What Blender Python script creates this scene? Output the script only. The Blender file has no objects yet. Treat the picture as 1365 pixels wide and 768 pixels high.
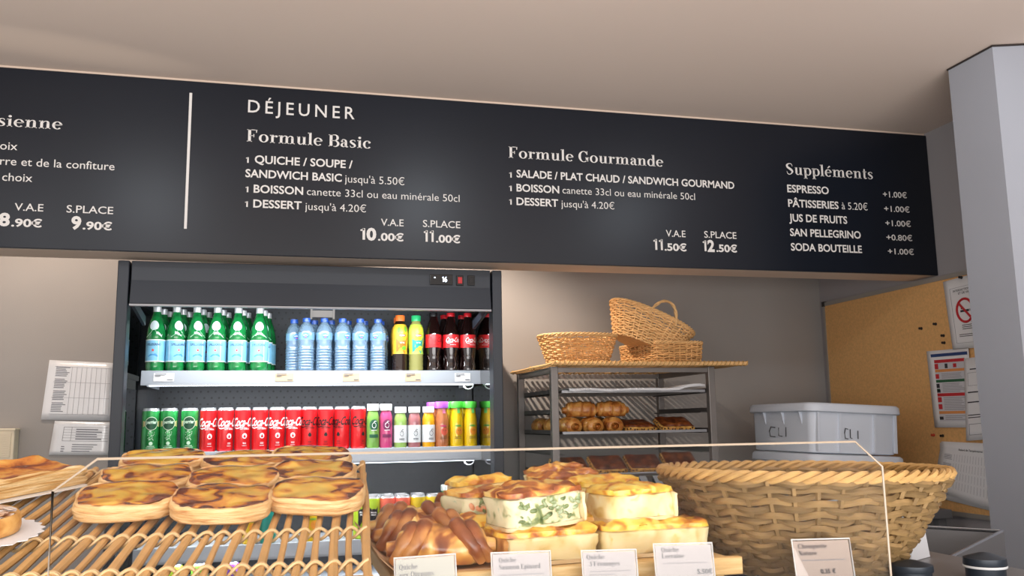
import bpy, bmesh, math, random
from mathutils import Vector, Matrix, noise

R = math.radians
PI = math.pi
random.seed(11)
SC = bpy.context.scene
COL = SC.collection

# ------------------------------------------------------------------ camera
EYE = 1.55
FPX, YAW, PITCH, ROLL = 1183.36, 0.2482065, 0.1501373, -0.0153001
_fw = Vector((math.sin(YAW) * math.cos(PITCH), math.cos(YAW) * math.cos(PITCH), math.sin(PITCH)))
_r0 = Vector((math.cos(YAW), -math.sin(YAW), 0))
_u0 = _r0.cross(_fw)
_r = math.cos(ROLL) * _r0 + math.sin(ROLL) * _u0
_u = -math.sin(ROLL) * _r0 + math.cos(ROLL) * _u0
cam = bpy.data.cameras.new('camera')
cam.sensor_width = 36
cam.lens = FPX / 1365 * 36
cam.clip_start = 0.02
camo = bpy.data.objects.new('camera', cam)
COL.objects.link(camo)
mw = Matrix((_r, _u, -_fw)).transposed().to_4x4()
mw.translation = Vector((0, 0, EYE))
camo.matrix_world = mw
SC.camera = camo


def ray(px, py):
    return _fw + (px - 682.5) / FPX * _r - (py - 384) / FPX * _u


def at(px, py, Y):
    d = ray(px, py)
    return Vector((0, 0, EYE)) + d * (Y / d.y)


def atX(px, py, X):
    d = ray(px, py)
    return Vector((0, 0, EYE)) + d * (X / d.x)


def atZ(px, py, Z):
    d = ray(px, py)
    return Vector((0, 0, EYE)) + d * ((Z - EYE) / d.z)


def atP(px, py, p0, n):
    d = ray(px, py)
    o = Vector((0, 0, EYE))
    return o + d * ((p0 - o).dot(n) / d.dot(n))


# ------------------------------------------------------------------ world, lamps, exposure
SC.view_settings.view_transform = 'Standard'
SC.view_settings.look = 'None'
SC.view_settings.exposure = 0.0
SC.view_settings.gamma = 1.0
SC.view_settings.use_curve_mapping = False
SC.cycles.max_bounces = 10
SC.cycles.transparent_max_bounces = 24
SC.cycles.caustics_reflective = False
SC.cycles.caustics_refractive = False
SC.cycles.sample_clamp_indirect = 4.0
w = bpy.data.worlds.new('shop_ambient')
SC.world = w
w.use_nodes = True
w.node_tree.nodes['Background'].inputs[0].default_value = (1.0, 0.95, 0.92, 1)
w.node_tree.nodes['Background'].inputs[1].default_value = 1.2

WARM = (1.0, 0.80, 0.60)
NEUT = (1.0, 0.95, 0.91)
COOL = (0.82, 0.91, 1.0)


def spot(name, loc, target, power, size=120, blend=1.0, col=NEUT, rad=0.04):
    l = bpy.data.lights.new(name, 'SPOT')
    l.energy = power
    l.spot_size = R(size)
    l.spot_blend = blend
    l.color = col
    l.shadow_soft_size = rad
    o = bpy.data.objects.new(name, l)
    COL.objects.link(o)
    o.location = loc
    o.rotation_euler = (Vector(target) - Vector(loc)).to_track_quat('-Z', 'Y').to_euler()
    return o


def area(name, loc, target, power, sx, sy, col=(1, 1, 1), spread=180):
    l = bpy.data.lights.new(name, 'AREA')
    l.shape = 'RECTANGLE'
    l.size, l.size_y = sx, sy
    l.energy = power
    l.color = col
    l.spread = R(spread)
    o = bpy.data.objects.new(name, l)
    COL.objects.link(o)
    o.location = loc
    o.rotation_euler = (Vector(target) - Vector(loc)).to_track_quat('-Z', 'Y').to_euler()
    return o


CEIL = EYE + 1.077
# recessed spots over the counter (in front of the menu board) and in the slot behind it
for i, (x, y) in enumerate([(-1.3, 0.6), (-0.62, 1.28), (0.60, 1.42), (1.65, 1.42)]):
    spot('counter_spot', (x, y, CEIL - 0.03), (x, y + 1.6, 1.2), [6, 8.5, 9, 6][i], 130, 0.6, COOL, 0.06)
spot('slot_spot', (0.36, 3.02, CEIL - 0.03), (0.36 + .35, 3.02 + .40, CEIL - 1.03), 105, 84, 0.7, (1.0, .84, .70), 0.014)
spot('slot_spot', (-0.86, 3.10, CEIL - 0.03), (-0.95, 3.25, 0), 22, 150, 0.6, (1.0, .86, .74), 0.03)

# added fill lamp behind the camera, brightens the ceiling and the food
area('front_fill', (0.2, -0.55, EYE - .35), (0.5, 3.0, EYE + .95), 80, 3.2, 1.3, (1.0, .97, .95))

# soft light patch thrown up on the ceiling by the glass of the display case on the left
_g = atZ(85, 64, CEIL)
_s = spot('glass_glint', (_g.x + .25, _g.y - 1.0, 1.25), _g, 14, 30, 1.0, (1.0, .90, .74), 0.01)
_s.scale = (1.0, .22, 1.0)

# ------------------------------------------------------------------ materials


def lin(c):
    return tuple(((v / 255) / 12.92 if v / 255 <= 0.04045 else ((v / 255 + 0.055) / 1.055) ** 2.4) for v in c)


MATS = {}


def M(name, rgb, rough=0.5, metal=0.0, spec=0.5, vary=0.0, vscale=8.0, bump=0.0, bscale=60.0, bdist=0.002, coat=0.0,
      emit=0.0, trans=0.0, island=0.0, sss=0.0):
    if name in MATS:
        return MATS[name]
    m = bpy.data.materials.new(name)
    m.use_nodes = True
    nt = m.node_tree
    b = nt.nodes['Principled BSDF']
    c = (*lin(rgb), 1)
    b.inputs['Base Color'].default_value = c
    b.inputs['Roughness'].default_value = rough
    b.inputs['Metallic'].default_value = metal
    b.inputs['Specular IOR Level'].default_value = spec
    b.inputs['Coat Weight'].default_value = coat
    b.inputs['Transmission Weight'].default_value = trans
    if sss:
        b.inputs['Subsurface Weight'].default_value = sss
        b.inputs['Subsurface Radius'].default_value = (0.006, 0.004, 0.002)
        b.inputs['Subsurface Scale'].default_value = 1.0
    if emit:
        b.inputs['Emission Color'].default_value = c
        b.inputs['Emission Strength'].default_value = emit
    tc = nt.nodes.new('ShaderNodeTexCoord')
    if vary or island:
        hsv = nt.nodes.new('ShaderNodeHueSaturation')
        hsv.inputs['Color'].default_value = c
        val = None
        if vary:
            n = nt.nodes.new('ShaderNodeTexNoise')
            n.inputs['Scale'].default_value = vscale
            n.inputs['Detail'].default_value = 5
            nt.links.new(tc.outputs['Object'], n.inputs['Vector'])
            mr = nt.nodes.new('ShaderNodeMapRange')
            mr.inputs[1].default_value = 0.3
            mr.inputs[2].default_value = 0.7
            mr.inputs[3].default_value = 1 - vary
            mr.inputs[4].default_value = 1 + vary
            nt.links.new(n.outputs[0], mr.inputs[0])
            val = mr.outputs[0]
        if island:
            g = nt.nodes.new('ShaderNodeNewGeometry')
            mr = nt.nodes.new('ShaderNodeMapRange')
            mr.inputs[3].default_value = 1 - island
            mr.inputs[4].default_value = 1 + island * 0.7
            nt.links.new(g.outputs['Random Per Island'], mr.inputs[0])
            if val:
                mm = nt.nodes.new('ShaderNodeMath')
                mm.operation = 'MULTIPLY'
                nt.links.new(val, mm.inputs[0])
                nt.links.new(mr.outputs[0], mm.inputs[1])
                val = mm.outputs[0]
            else:
                val = mr.outputs[0]
        nt.links.new(val, hsv.inputs['Value'])
        nt.links.new(hsv.outputs[0], b.inputs['Base Color'])
    if bump:
        n = nt.nodes.new('ShaderNodeTexNoise')
        n.inputs['Scale'].default_value = bscale
        n.inputs['Detail'].default_value = 6
        nt.links.new(tc.outputs['Object'], n.inputs['Vector'])
        bp = nt.nodes.new('ShaderNodeBump')
        bp.inputs['Strength'].default_value = bump
        bp.inputs['Distance'].default_value = bdist
        nt.links.new(n.outputs[0], bp.inputs['Height'])
        nt.links.new(bp.outputs[0], b.inputs['Normal'])
    MATS[name] = m
    return m


def mottled(name, stops, scale=40, detail=6, rough=0.4, coat=0.0, bump=0.4, bdist=0.002, scale2=None, distort=0.5, rim=None,
            spec=0.5, stretch=(1, 1, 1), sss=0.0):
    """Baked-food colours: a noise through a colour ramp; rim=(radius, width, amount) browns the outer ring of a round pastry."""
    if name in MATS:
        return MATS[name]
    m = bpy.data.materials.new(name)
    m.use_nodes = True
    nt = m.node_tree
    b = nt.nodes['Principled BSDF']
    b.inputs['Roughness'].default_value = rough
    b.inputs['Coat Weight'].default_value = coat
    b.inputs['Coat Roughness'].default_value = 0.12
    b.inputs['Specular IOR Level'].default_value = spec
    if sss:
        b.inputs['Subsurface Weight'].default_value = sss
        b.inputs['Subsurface Radius'].default_value = (0.006, 0.004, 0.002)
        b.inputs['Subsurface Scale'].default_value = 1.0
    tc = nt.nodes.new('ShaderNodeTexCoord')
    oi = nt.nodes.new('ShaderNodeObjectInfo')
    mp = nt.nodes.new('ShaderNodeMapping')
    mp.inputs['Scale'].default_value = stretch
    nt.links.new(tc.outputs['Object'], mp.inputs['Vector'])
    cx = nt.nodes.new('ShaderNodeVectorMath')
    cx.operation = 'SCALE'
    cx.inputs[0].default_value = (7.3, 3.1, 5.7)
    nt.links.new(oi.outputs['Random'], cx.inputs['Scale'])
    ad = nt.nodes.new('ShaderNodeVectorMath')
    ad.operation = 'ADD'
    nt.links.new(mp.outputs[0], ad.inputs[0])
    nt.links.new(cx.outputs[0], ad.inputs[1])
    n = nt.nodes.new('ShaderNodeTexNoise')
    n.inputs['Scale'].default_value = scale
    n.inputs['Detail'].default_value = detail
    n.inputs['Distortion'].default_value = distort
    nt.links.new(ad.outputs[0], n.inputs['Vector'])
    fac = n.outputs[0]
    if rim:
        ln = nt.nodes.new('ShaderNodeVectorMath')
        ln.operation = 'MULTIPLY'
        ln.inputs[1].default_value = (1, 1, 0)
        nt.links.new(tc.outputs['Object'], ln.inputs[0])
        le = nt.nodes.new('ShaderNodeVectorMath')
        le.operation = 'LENGTH'
        nt.links.new(ln.outputs[0], le.inputs[0])
        mr = nt.nodes.new('ShaderNodeMapRange')
        mr.inputs[1].default_value = rim[0] - rim[1]
        mr.inputs[2].default_value = rim[0]
        mr.inputs[3].default_value = 0
        mr.inputs[4].default_value = rim[2]
        nt.links.new(le.outputs['Value'], mr.inputs[0])
        sm = nt.nodes.new('ShaderNodeMath')
        sm.operation = 'ADD'
        nt.links.new(fac, sm.inputs[0])
        nt.links.new(mr.outputs[0], sm.inputs[1])
        fac = sm.outputs[0]
    cr = nt.nodes.new('ShaderNodeValToRGB')
    el = cr.color_ramp.elements
    while len(el) > 1:
        el.remove(el[-1])
    el[0].position = stops[0][0]
    el[0].color = (*lin(stops[0][1]), 1)
    for p, c in stops[1:]:
        e = el.new(p)
        e.color = (*lin(c), 1)
    nt.links.new(fac, cr.inputs[0])
    nt.links.new(cr.outputs[0], b.inputs['Base Color'])
    if bump:
        bn = nt.nodes.new('ShaderNodeTexNoise')
        bn.inputs['Scale'].default_value = scale2 or scale * 2.2
        bn.inputs['Detail'].default_value = 6
        nt.links.new(ad.outputs[0], bn.inputs['Vector'])
        bp = nt.nodes.new('ShaderNodeBump')
        bp.inputs['Strength'].default_value = bump
        bp.inputs['Distance'].default_value = bdist
        nt.links.new(bn.outputs[0], bp.inputs['Height'])
        nt.links.new(bp.outputs[0], b.inputs['Normal'])
    MATS[name] = m
    return m


def thin_clear(name, tint=(250, 252, 252), ior=1.45, rough=0.0, refl=1.0, body=None, body_amt=0.0):
    """A thin clear sheet: straight-through light plus a Fresnel mirror (and optionally some coloured body)."""
    if name in MATS:
        return MATS[name]
    m = bpy.data.materials.new(name)
    m.use_nodes = True
    nt = m.node_tree
    nt.nodes.remove(nt.nodes['Principled BSDF'])
    out = nt.nodes['Material Output']
    t = nt.nodes.new('ShaderNodeBsdfTransparent')
    t.inputs[0].default_value = (*lin(tint), 1)
    g = nt.nodes.new('ShaderNodeBsdfGlossy')
    g.inputs['Roughness'].default_value = rough
    f = nt.nodes.new('ShaderNodeFresnel')
    f.inputs[0].default_value = ior
    mm = nt.nodes.new('ShaderNodeMath')
    mm.operation = 'MULTIPLY'
    mm.inputs[1].default_value = refl
    nt.links.new(f.outputs[0], mm.inputs[0])
    mx = nt.nodes.new('ShaderNodeMixShader')
    nt.links.new(mm.outputs[0], mx.inputs[0])
    src = t
    if body:
        d = nt.nodes.new('ShaderNodeBsdfPrincipled')
        d.inputs['Base Color'].default_value = (*lin(body), 1)
        d.inputs['Roughness'].default_value = 0.2
        m0 = nt.nodes.new('ShaderNodeMixShader')
        m0.inputs[0].default_value = body_amt
        nt.links.new(t.outputs[0], m0.inputs[1])
        nt.links.new(d.outputs[0], m0.inputs[2])
        src = m0
    nt.links.new(src.outputs[0], mx.inputs[1])
    nt.links.new(g.outputs[0], mx.inputs[2])
    nt.links.new(mx.outputs[0], out.inputs[0])
    MATS[name] = m
    return m


def perforated(name):
    m = M(name, (42, 45, 50), 0.5, 0.2)
    nt = m.node_tree
    b = nt.nodes['Principled BSDF']
    tc = nt.nodes.new('ShaderNodeTexCoord')
    sx = nt.nodes.new('ShaderNodeSeparateXYZ')
    nt.links.new(tc.outputs['Object'], sx.inputs[0])

    def cell(sock, size, off):
        a = nt.nodes.new('ShaderNodeMath')
        a.operation = 'MULTIPLY_ADD'
        a.inputs[1].default_value = 1 / size
        a.inputs[2].default_value = off
        nt.links.new(sock, a.inputs[0])
        f = nt.nodes.new('ShaderNodeMath')
        f.operation = 'FRACT'
        nt.links.new(a.outputs[0], f.inputs[0])
        s = nt.nodes.new('ShaderNodeMath')
        s.operation = 'SUBTRACT'
        s.inputs[1].default_value = 0.5
        nt.links.new(f.outputs[0], s.inputs[0])
        p = nt.nodes.new('ShaderNodeMath')
        p.operation = 'POWER'
        p.inputs[1].default_value = 2
        nt.links.new(s.outputs[0], p.inputs[0])
        return p.outputs[0]

    fs = []
    for off in (0.0, 0.5):
        x = cell(sx.outputs[0], 0.026, 100 + off)
        z = cell(sx.outputs[2], 0.046, 100 + off)
        zz = nt.nodes.new('ShaderNodeMath')
        zz.operation = 'MULTIPLY'
        zz.inputs[1].default_value = (0.046 / 0.026) ** 2
        nt.links.new(z, zz.inputs[0])
        a = nt.nodes.new('ShaderNodeMath')
        a.operation = 'ADD'
        nt.links.new(x, a.inputs[0])
        nt.links.new(zz.outputs[0], a.inputs[1])
        l = nt.nodes.new('ShaderNodeMath')
        l.operation = 'LESS_THAN'
        l.inputs[1].default_value = 0.022
        nt.links.new(a.outputs[0], l.inputs[0])
        fs.append(l.outputs[0])
    mx = nt.nodes.new('ShaderNodeMath')
    mx.operation = 'MAXIMUM'
    nt.links.new(fs[0], mx.inputs[0])
    nt.links.new(fs[1], mx.inputs[1])
    mc = nt.nodes.new('ShaderNodeMixRGB')
    mc.inputs[1].default_value = (*lin((42, 45, 50)), 1)
    mc.inputs[2].default_value = (*lin((8, 9, 10)), 1)
    nt.links.new(mx.outputs[0], mc.inputs[0])
    nt.links.new(mc.outputs[0], b.inputs['Base Color'])
    return m


# ------------------------------------------------------------------ mesh helpers


class MB:
    def __init__(s):
        s.v, s.f, s.mi = [], [], []
        s.cur = 0

    def add(s, vs, fs):
        o = len(s.v)
        s.v += [tuple(v) for v in vs]
        s.f += [tuple(i + o for i in f) for f in fs]
        s.mi += [s.cur] * len(fs)
        return s

    def box(s, lo, hi, mat=None):
        x0, y0, z0 = lo
        x1, y1, z1 = hi
        vs = [Vector(p) for p in ((x0, y0, z0), (x1, y0, z0), (x1, y1, z0), (x0, y1, z0), (x0, y0, z1), (x1, y0, z1), (x1, y1, z1), (x0, y1, z1))]
        if mat is not None:
            vs = [mat @ v for v in vs]
        return s.add(vs, [(0, 3, 2, 1), (4, 5, 6, 7), (0, 1, 5, 4), (1, 2, 6, 5), (2, 3, 7, 6), (3, 0, 4, 7)])

    def quad(s, a, b, c, d):
        return s.add([a, b, c, d], [(0, 1, 2, 3)])

    def prism(s, poly, vec):
        n = len(poly)
        vec = Vector(vec)
        vs = [Vector(p) for p in poly] + [Vector(p) + vec for p in poly]
        fs = [tuple(range(n))[::-1], tuple(range(n, 2 * n))] + [(i, (i + 1) % n, n + (i + 1) % n, n + i) for i in range(n)]
        return s.add(vs, fs)

    def tube(s, pts, r, n=6, closed=False, cap=True, flat=1.0, up=Vector((0, 0, 1))):
        pts = [Vector(p) for p in pts]
        k = len(pts)
        vs, fs = [], []
        for i, p in enumerate(pts):
            a = pts[(i - 1) % k] if closed or i > 0 else p
            b = pts[(i + 1) % k] if closed or i < k - 1 else p
            t = (b - a)
            t = t.normalized() if t.length > 1e-9 else Vector((0, 0, 1))
            sd = t.cross(up)
            if sd.length < 1e-4:
                sd = t.cross(Vector((0.3, 1, 0.1)))
            sd.normalize()
            nn = sd.cross(t)
            rr = r[i] if isinstance(r, (list, tuple)) else r
            for j in range(n):
                a_ = 2 * PI * j / n
                vs.append(p + sd * (math.cos(a_) * rr * flat) + nn * (math.sin(a_) * rr))
        m = k if closed else k - 1
        for i in range(m):
            i2 = (i + 1) % k
            for j in range(n):
                j2 = (j + 1) % n
                fs.append((i * n + j, i * n + j2, i2 * n + j2, i2 * n + j))
        if cap and not closed:
            fs.append(tuple(range(n))[::-1])
            fs.append(tuple((k - 1) * n + j for j in range(n)))
        return s.add(vs, fs)

    def lathe(s, prof, n=24, c=(0, 0, 0)):
        vs, fs = [], []
        for r, z in prof:
            for j in range(n):
                a = 2 * PI * j / n
                vs.append((c[0] + r * math.cos(a), c[1] + r * math.sin(a), c[2] + z))
        for i in range(len(prof) - 1):
            for j in range(n):
                j2 = (j + 1) % n
                fs.append((i * n + j, i * n + j2, (i + 1) * n + j2, (i + 1) * n + j))
        if prof[0][0] > 1e-6:
            fs.append(tuple(range(n))[::-1])
        if prof[-1][0] > 1e-6:
            fs.append(tuple((len(prof) - 1) * n + j for j in range(n)))
        return s.add(vs, fs)

    def sphere(s, c, r, n=12, m=8, sc=(1, 1, 1)):
        prof = [(max(1e-7, r * math.sin(PI * i / m)), -r * math.cos(PI * i / m)) for i in range(m + 1)]
        o = len(s.v)
        s.lathe(prof, n)
        for i in range(o, len(s.v)):
            v = s.v[i]
            s.v[i] = (c[0] + v[0] * sc[0], c[1] + v[1] * sc[1], c[2] + v[2] * sc[2])
        return s

    def xf(s, m, start=0):
        for i in range(start, len(s.v)):
            s.v[i] = tuple(m @ Vector(s.v[i]))
        return s

    def build(s, name, mat, parent=None, smooth=True, bevel=0.0, angle=40, label=None):
        me = bpy.data.meshes.new(name)
        me.from_pydata(s.v, [], s.f)
        me.validate()
        mats = mat if isinstance(mat, (list, tuple)) else [mat]
        for m in mats:
            me.materials.append(m)
        if len(mats) > 1 and len(me.polygons) == len(s.mi):
            me.polygons.foreach_set('material_index', s.mi)
        if smooth:
            me.polygons.foreach_set('use_smooth', [True] * len(me.polygons))
            me.set_sharp_from_angle(angle=R(angle))
        o = bpy.data.objects.new(name, me)
        COL.objects.link(o)
        if parent:
            o.parent = parent
        if bevel:
            b = o.modifiers.new('bevel', 'BEVEL')
            b.width = bevel
            b.segments = 2
            b.limit_method = 'ANGLE'
        if label:
            o['label'] = label
        return o


def thing(name, label, cat, loc=(0, 0, 0), rot=(0, 0, 0), group=None):
    o = bpy.data.objects.new(name, None)
    o.empty_display_size = 0.05
    COL.objects.link(o)
    o.location = loc
    o.rotation_euler = rot
    return tag(o, label, cat, group)


def tag(o, label, cat, group=None):
    o['label'] = label
    o['category'] = cat
    if group:
        o['group'] = group
    return o


def structure(o):
    o['kind'] = 'structure'
    return o


def dup(root, loc, rot=(0, 0, 0), label=None, group=None, scale=None):
    """A thing copied with copies of its parts and their sub-parts (mesh data shared)."""
    def rec(o, parent):
        c = o.copy()
        COL.objects.link(c)
        c.parent = parent
        for ch in KIDS.get(o.name, None) or list(o.children):
            rec(ch, c)
        return c
    r = rec(root, None)
    r.location = loc
    r.rotation_euler = rot
    if scale:
        r.scale = scale
    if label:
        r['label'] = label
    if group:
        r['group'] = group
    return r


KIDS = {}


class Kind:
    """One kind of repeated thing: the first place moves the original, later places copy it."""
    def __init__(s, root):
        s.root, s.used = root, False

    def put(s, loc, rot=(0, 0, 0), label=None, group=None, scale=None):
        if not s.used:
            s.used = True
            s.root.location = loc
            s.root.rotation_euler = rot
            if scale:
                s.root.scale = scale
            if label:
                s.root['label'] = label
            if group:
                s.root['group'] = group
            return s.root
        return dup(s.root, loc, rot, label, group, scale)


# ------------------------------------------------------------------ lettering
# heavy contrast serif letters drawn as strokes (cap height 1, x height .66)
ST, TH = 0.155, 0.05


def _strip(pts, ws):
    vs, fs = [], []
    n = len(pts)
    for i, (x, y) in enumerate(pts):
        x0, y0 = pts[max(0, i - 1)]
        x1, y1 = pts[min(n - 1, i + 1)]
        dx, dy = x1 - x0, y1 - y0
        l = math.hypot(dx, dy) or 1
        nx, ny = -dy / l, dx / l
        w_ = ws[i] if isinstance(ws, list) else ws
        vs += [(x + nx * w_ / 2, y + ny * w_ / 2), (x - nx * w_ / 2, y - ny * w_ / 2)]
    for i in range(n - 1):
        fs.append((2 * i, 2 * i + 1, 2 * i + 3, 2 * i + 2))
    return vs, fs


def _arc(cx, cy, rx, ry, a0, a1, thick=ST, thin=TH, n=None):
    n = n or max(6, int(abs(a1 - a0) / 12))
    pts, ws = [], []
    for i in range(n + 1):
        a = R(a0 + (a1 - a0) * i / n)
        pts.append((cx + rx * math.cos(a), cy + ry * math.sin(a)))
        ws.append(thin + (thick - thin) * abs(math.cos(a)) ** 1.6)
    return _strip(pts, ws)


def _ln(x0, y0, x1, y1, w_):
    return _strip([(x0, y0), (x1, y1)], w_)


def _stem(x, y0, y1, sb=True, stp='full'):
    o = [_ln(x, y0, x, y1, ST)]
    if sb:
        o.append(_ln(x - ST / 2 - .07, y0 + TH / 2, x + ST / 2 + .07, y0 + TH / 2, TH))
    if stp == 'full':
        o.append(_ln(x - ST / 2 - .07, y1 - TH / 2, x + ST / 2 + .07, y1 - TH / 2, TH))
    elif stp == 'left':
        o.append(_ln(x - ST / 2 - .08, y1 - TH, x, y1 - TH / 2, TH * 1.2))
    return o


def _dot(x, y, r):
    return ([(x, y)] + [(x + r * math.cos(i * PI / 6), y + r * math.sin(i * PI / 6)) for i in range(12)],
            [(0, 1 + i, 1 + (i + 1) % 12) for i in range(12)])


def _curve(pts, ws, n=8):
    out, ow = [], []
    k = len(pts)
    for i in range(k - 1):
        p0, p1, p2, p3 = pts[max(0, i - 1)], pts[i], pts[i + 1], pts[min(k - 1, i + 2)]
        for j in range(n):
            t = j / n
            out.append(tuple(0.5 * (2 * p1[c] + (p2[c] - p0[c]) * t + (2 * p0[c] - 5 * p1[c] + 4 * p2[c] - p3[c]) * t * t +
                                    (3 * p1[c] - p0[c] - 3 * p2[c] + p3[c]) * t ** 3) for c in (0, 1)))
            ow.append(ws[i] + (ws[i + 1] - ws[i]) * t)
    out.append(pts[-1])
    ow.append(ws[-1])
    return _strip(out, ow)


def serif_glyph(c):
    X = .66
    t = TH
    if c == ' ':
        return [], .28
    if c in 'eé':
        o = [_arc(.30, X / 2, .21, X / 2 - t / 2, 8, 318), _ln(.12, .36, .50, .36, t), _ln(.47, .36, .50, .42, ST * .7)]
        if c == 'é':
            o.append(_strip([(.26, .76), (.44, .95)], [.05, .12]))
        return o, .60
    if c == 'o':
        return [_arc(.31, X / 2, .22, X / 2 - t / 2, 0, 360, n=28)], .64
    if c == 'c':
        return [_arc(.30, X / 2, .21, X / 2 - t / 2, 50, 320), _dot(.43, .52, .085)], .57
    if c == 's':
        return [_curve([(.40, .50), (.38, .60), (.26, .635), (.13, .55), (.15, .43), (.33, .28), (.40, .15), (.28, .03), (.13, .04), (.08, .17)],
                       [.03, .05, .05, .11, .15, .16, .11, .05, .05, .03])], .50
    if c == 'a':
        return [_curve([(.12, .50), (.17, .62), (.28, .635), (.38, .54), (.39, .40), (.39, .14), (.46, .03), (.54, .07)],
                       [.05, .05, .06, .13, ST, ST, .09, .03]), _dot(.14, .49, .075),
                _curve([(.39, .40), (.22, .34), (.13, .24), (.13, .12), (.22, .03), (.32, .07), (.39, .17)], [.04, .06, .13, .15, .06, .04, .04])], .56
    if c == 'r':
        return _stem(.19, 0, X, True, 'left') + [_curve([(.25, .45), (.31, .57), (.40, .60)], [.04, .05, .07]), _dot(.43, .555, .085)], .53
    if c in 'nhmu':
        if c == 'u':
            return [_ln(.18, .14, .18, X, ST), _ln(.06, X - t / 2, .2, X - t / 2, t), _ln(.52, 0, .52, X, ST), _ln(.40, X - t / 2, .54, X - t / 2, t),
                    _ln(.52, t / 2, .66, t / 2, t), _curve([(.18, .16), (.23, .05), (.33, .03), (.44, .13)], [ST, .09, .05, .04])], .70
        top = 1.02 if c == 'h' else X
        o = _stem(.18, 0, top, True, 'left')
        xs = [.53] if c != 'm' else [.53, .88]
        for i, x in enumerate(xs):
            b = x - .35
            o += _stem(x, 0, .48, True, None)
            o.append(_curve([(b + .07, .48), (b + .15, .60), (b + .25, .63), (x - .015, .57), (x, .46)], [.04, .05, .06, .12, ST]))
        return o, xs[-1] + .20
    if c == 'i':
        return _stem(.18, 0, X, True, 'left') + [_dot(.18, .86, .095)], .36
    if c == 'l':
        return _stem(.18, 0, 1.04, True, 'left'), .36
    if c in 'dqg':
        o = [_arc(.28, X / 2, .19, X / 2 - t / 2, 30, 330)]
        if c == 'd':
            o += [_ln(.49, 0, .49, 1.04, ST), _ln(.36, 1.04 - t / 2, .5, 1.04 - t / 2, t), _ln(.49, t / 2, .64, t / 2, t)]
        elif c == 'q':
            o += _stem(.49, -.3, X, True, None)
        else:
            o = [_arc(.27, .43, .18, .21, 0, 360), _curve([(.15, .25), (.10, .17), (.2, .08), (.42, .05), (.5, -.08), (.35, -.24), (.14, -.2), (.08, -.1), (.18, .02)],
                                                         [.05, .06, .1, .13, .12, .05, .05, .08, .04]), _ln(.4, .6, .52, .64, .07)]
        return o, .66
    if c in 'pb':
        return _stem(.18, -.3 if c == 'p' else 0, X if c == 'p' else 1.04, True, 'left') + [_arc(.38, X / 2, .20, X / 2 - t / 2, -150, 150)], .66
    if c == 't':
        return [_curve([(.18, .88), (.18, .5), (.18, .14), (.26, .03), (.38, .09)], [.1, ST, ST, .08, .03]), _ln(.04, X - t / 2, .36, X - t / 2, t)], .40
    if c == 'x':
        return [_ln(.12, X, .46, 0, ST), _ln(.12, 0, .44, X, t), _ln(.02, t / 2, .22, t / 2, t), _ln(.34, t / 2, .58, t / 2, t),
                _ln(.02, X - t / 2, .24, X - t / 2, t), _ln(.36, X - t / 2, .54, X - t / 2, t)], .60
    W_ = ST * 1.15
    if c in 'FEPBL':
        o = [_ln(.2, 0, .2, 1, W_), _ln(.04, t / 2, .36, t / 2, t), _ln(.04, 1 - t / 2, .3, 1 - t / 2, t)]
        if c in 'FE':
            o += [_ln(.2, 1 - t / 2, .64, 1 - t / 2, t), _strip([(.62, 1), (.62, .74)], [.10, .03]), _ln(.2, .5, .46, .5, t), _ln(.46, .37, .46, .63, t)]
        if c in 'EL':
            o += [_ln(.2, t / 2, .66, t / 2, t), _strip([(.64, 0), (.64, .28)], [.10, .03])]
        if c in 'PB':
            o += [_ln(.2, 1 - t / 2, .42, 1 - t / 2, t), _ln(.2, .5, .42, .5, t), _arc(.42, .75, .20, .24, -90, 90)]
        if c == 'B':
            o += [_ln(.2, t / 2, .42, t / 2, t), _arc(.42, .25, .24, .245, -90, 90)]
        return o, .74
    if c in 'GCOQ':
        o = [_arc(.42, .5, .30, .5 - t / 2, *((0, 360) if c in 'OQ' else (42, 322)), thick=W_, n=30)]
        if c in 'GC':
            o.append(_strip([(.68, 1), (.66, .68)], [.05, .07]))
        if c == 'G':
            o += [_ln(.66, .08, .66, .42, W_), _ln(.54, .42, .80, .42, t)]
        if c == 'Q':
            o.append(_curve([(.40, .03), (.55, -.08), (.75, -.14)], [.05, .12, .04]))
        return o, .84
    if c == 'S':
        return [_curve([(.54, .72), (.50, .90), (.34, .965), (.15, .86), (.16, .66), (.42, .44), (.54, .26), (.38, .04), (.18, .05), (.10, .28)],
                       [.03, .05, .06, .13, .17, .19, .14, .06, .05, .03])], .66
    if c == 'N':
        return [_ln(.16, 0, .16, 1, t), _ln(.14, 1, .62, 0, W_), _ln(.64, 0, .64, 1, t), _ln(.04, t / 2, .28, t / 2, t), _ln(.52, 1 - t / 2, .76, 1 - t / 2, t), _ln(.02, 1 - t / 2, .2, 1 - t / 2, t)], .80
    if c == '3':
        return [_arc(.26, .78, .18, .19, 150, -90), _arc(.26, .29, .22, .27, 90, -150)], .56
    return [], .4


def serif_mesh(body):
    vs, fs, x = [], [], 0.0
    for ch in body:
        parts, adv = serif_glyph(ch)
        for v, f in parts:
            o = len(vs)
            vs += [(p[0] + x, p[1]) for p in v]
            fs += [tuple(i + o for i in q) for q in f]
        x += adv + .02
    return vs, fs


_TC = {}


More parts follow.
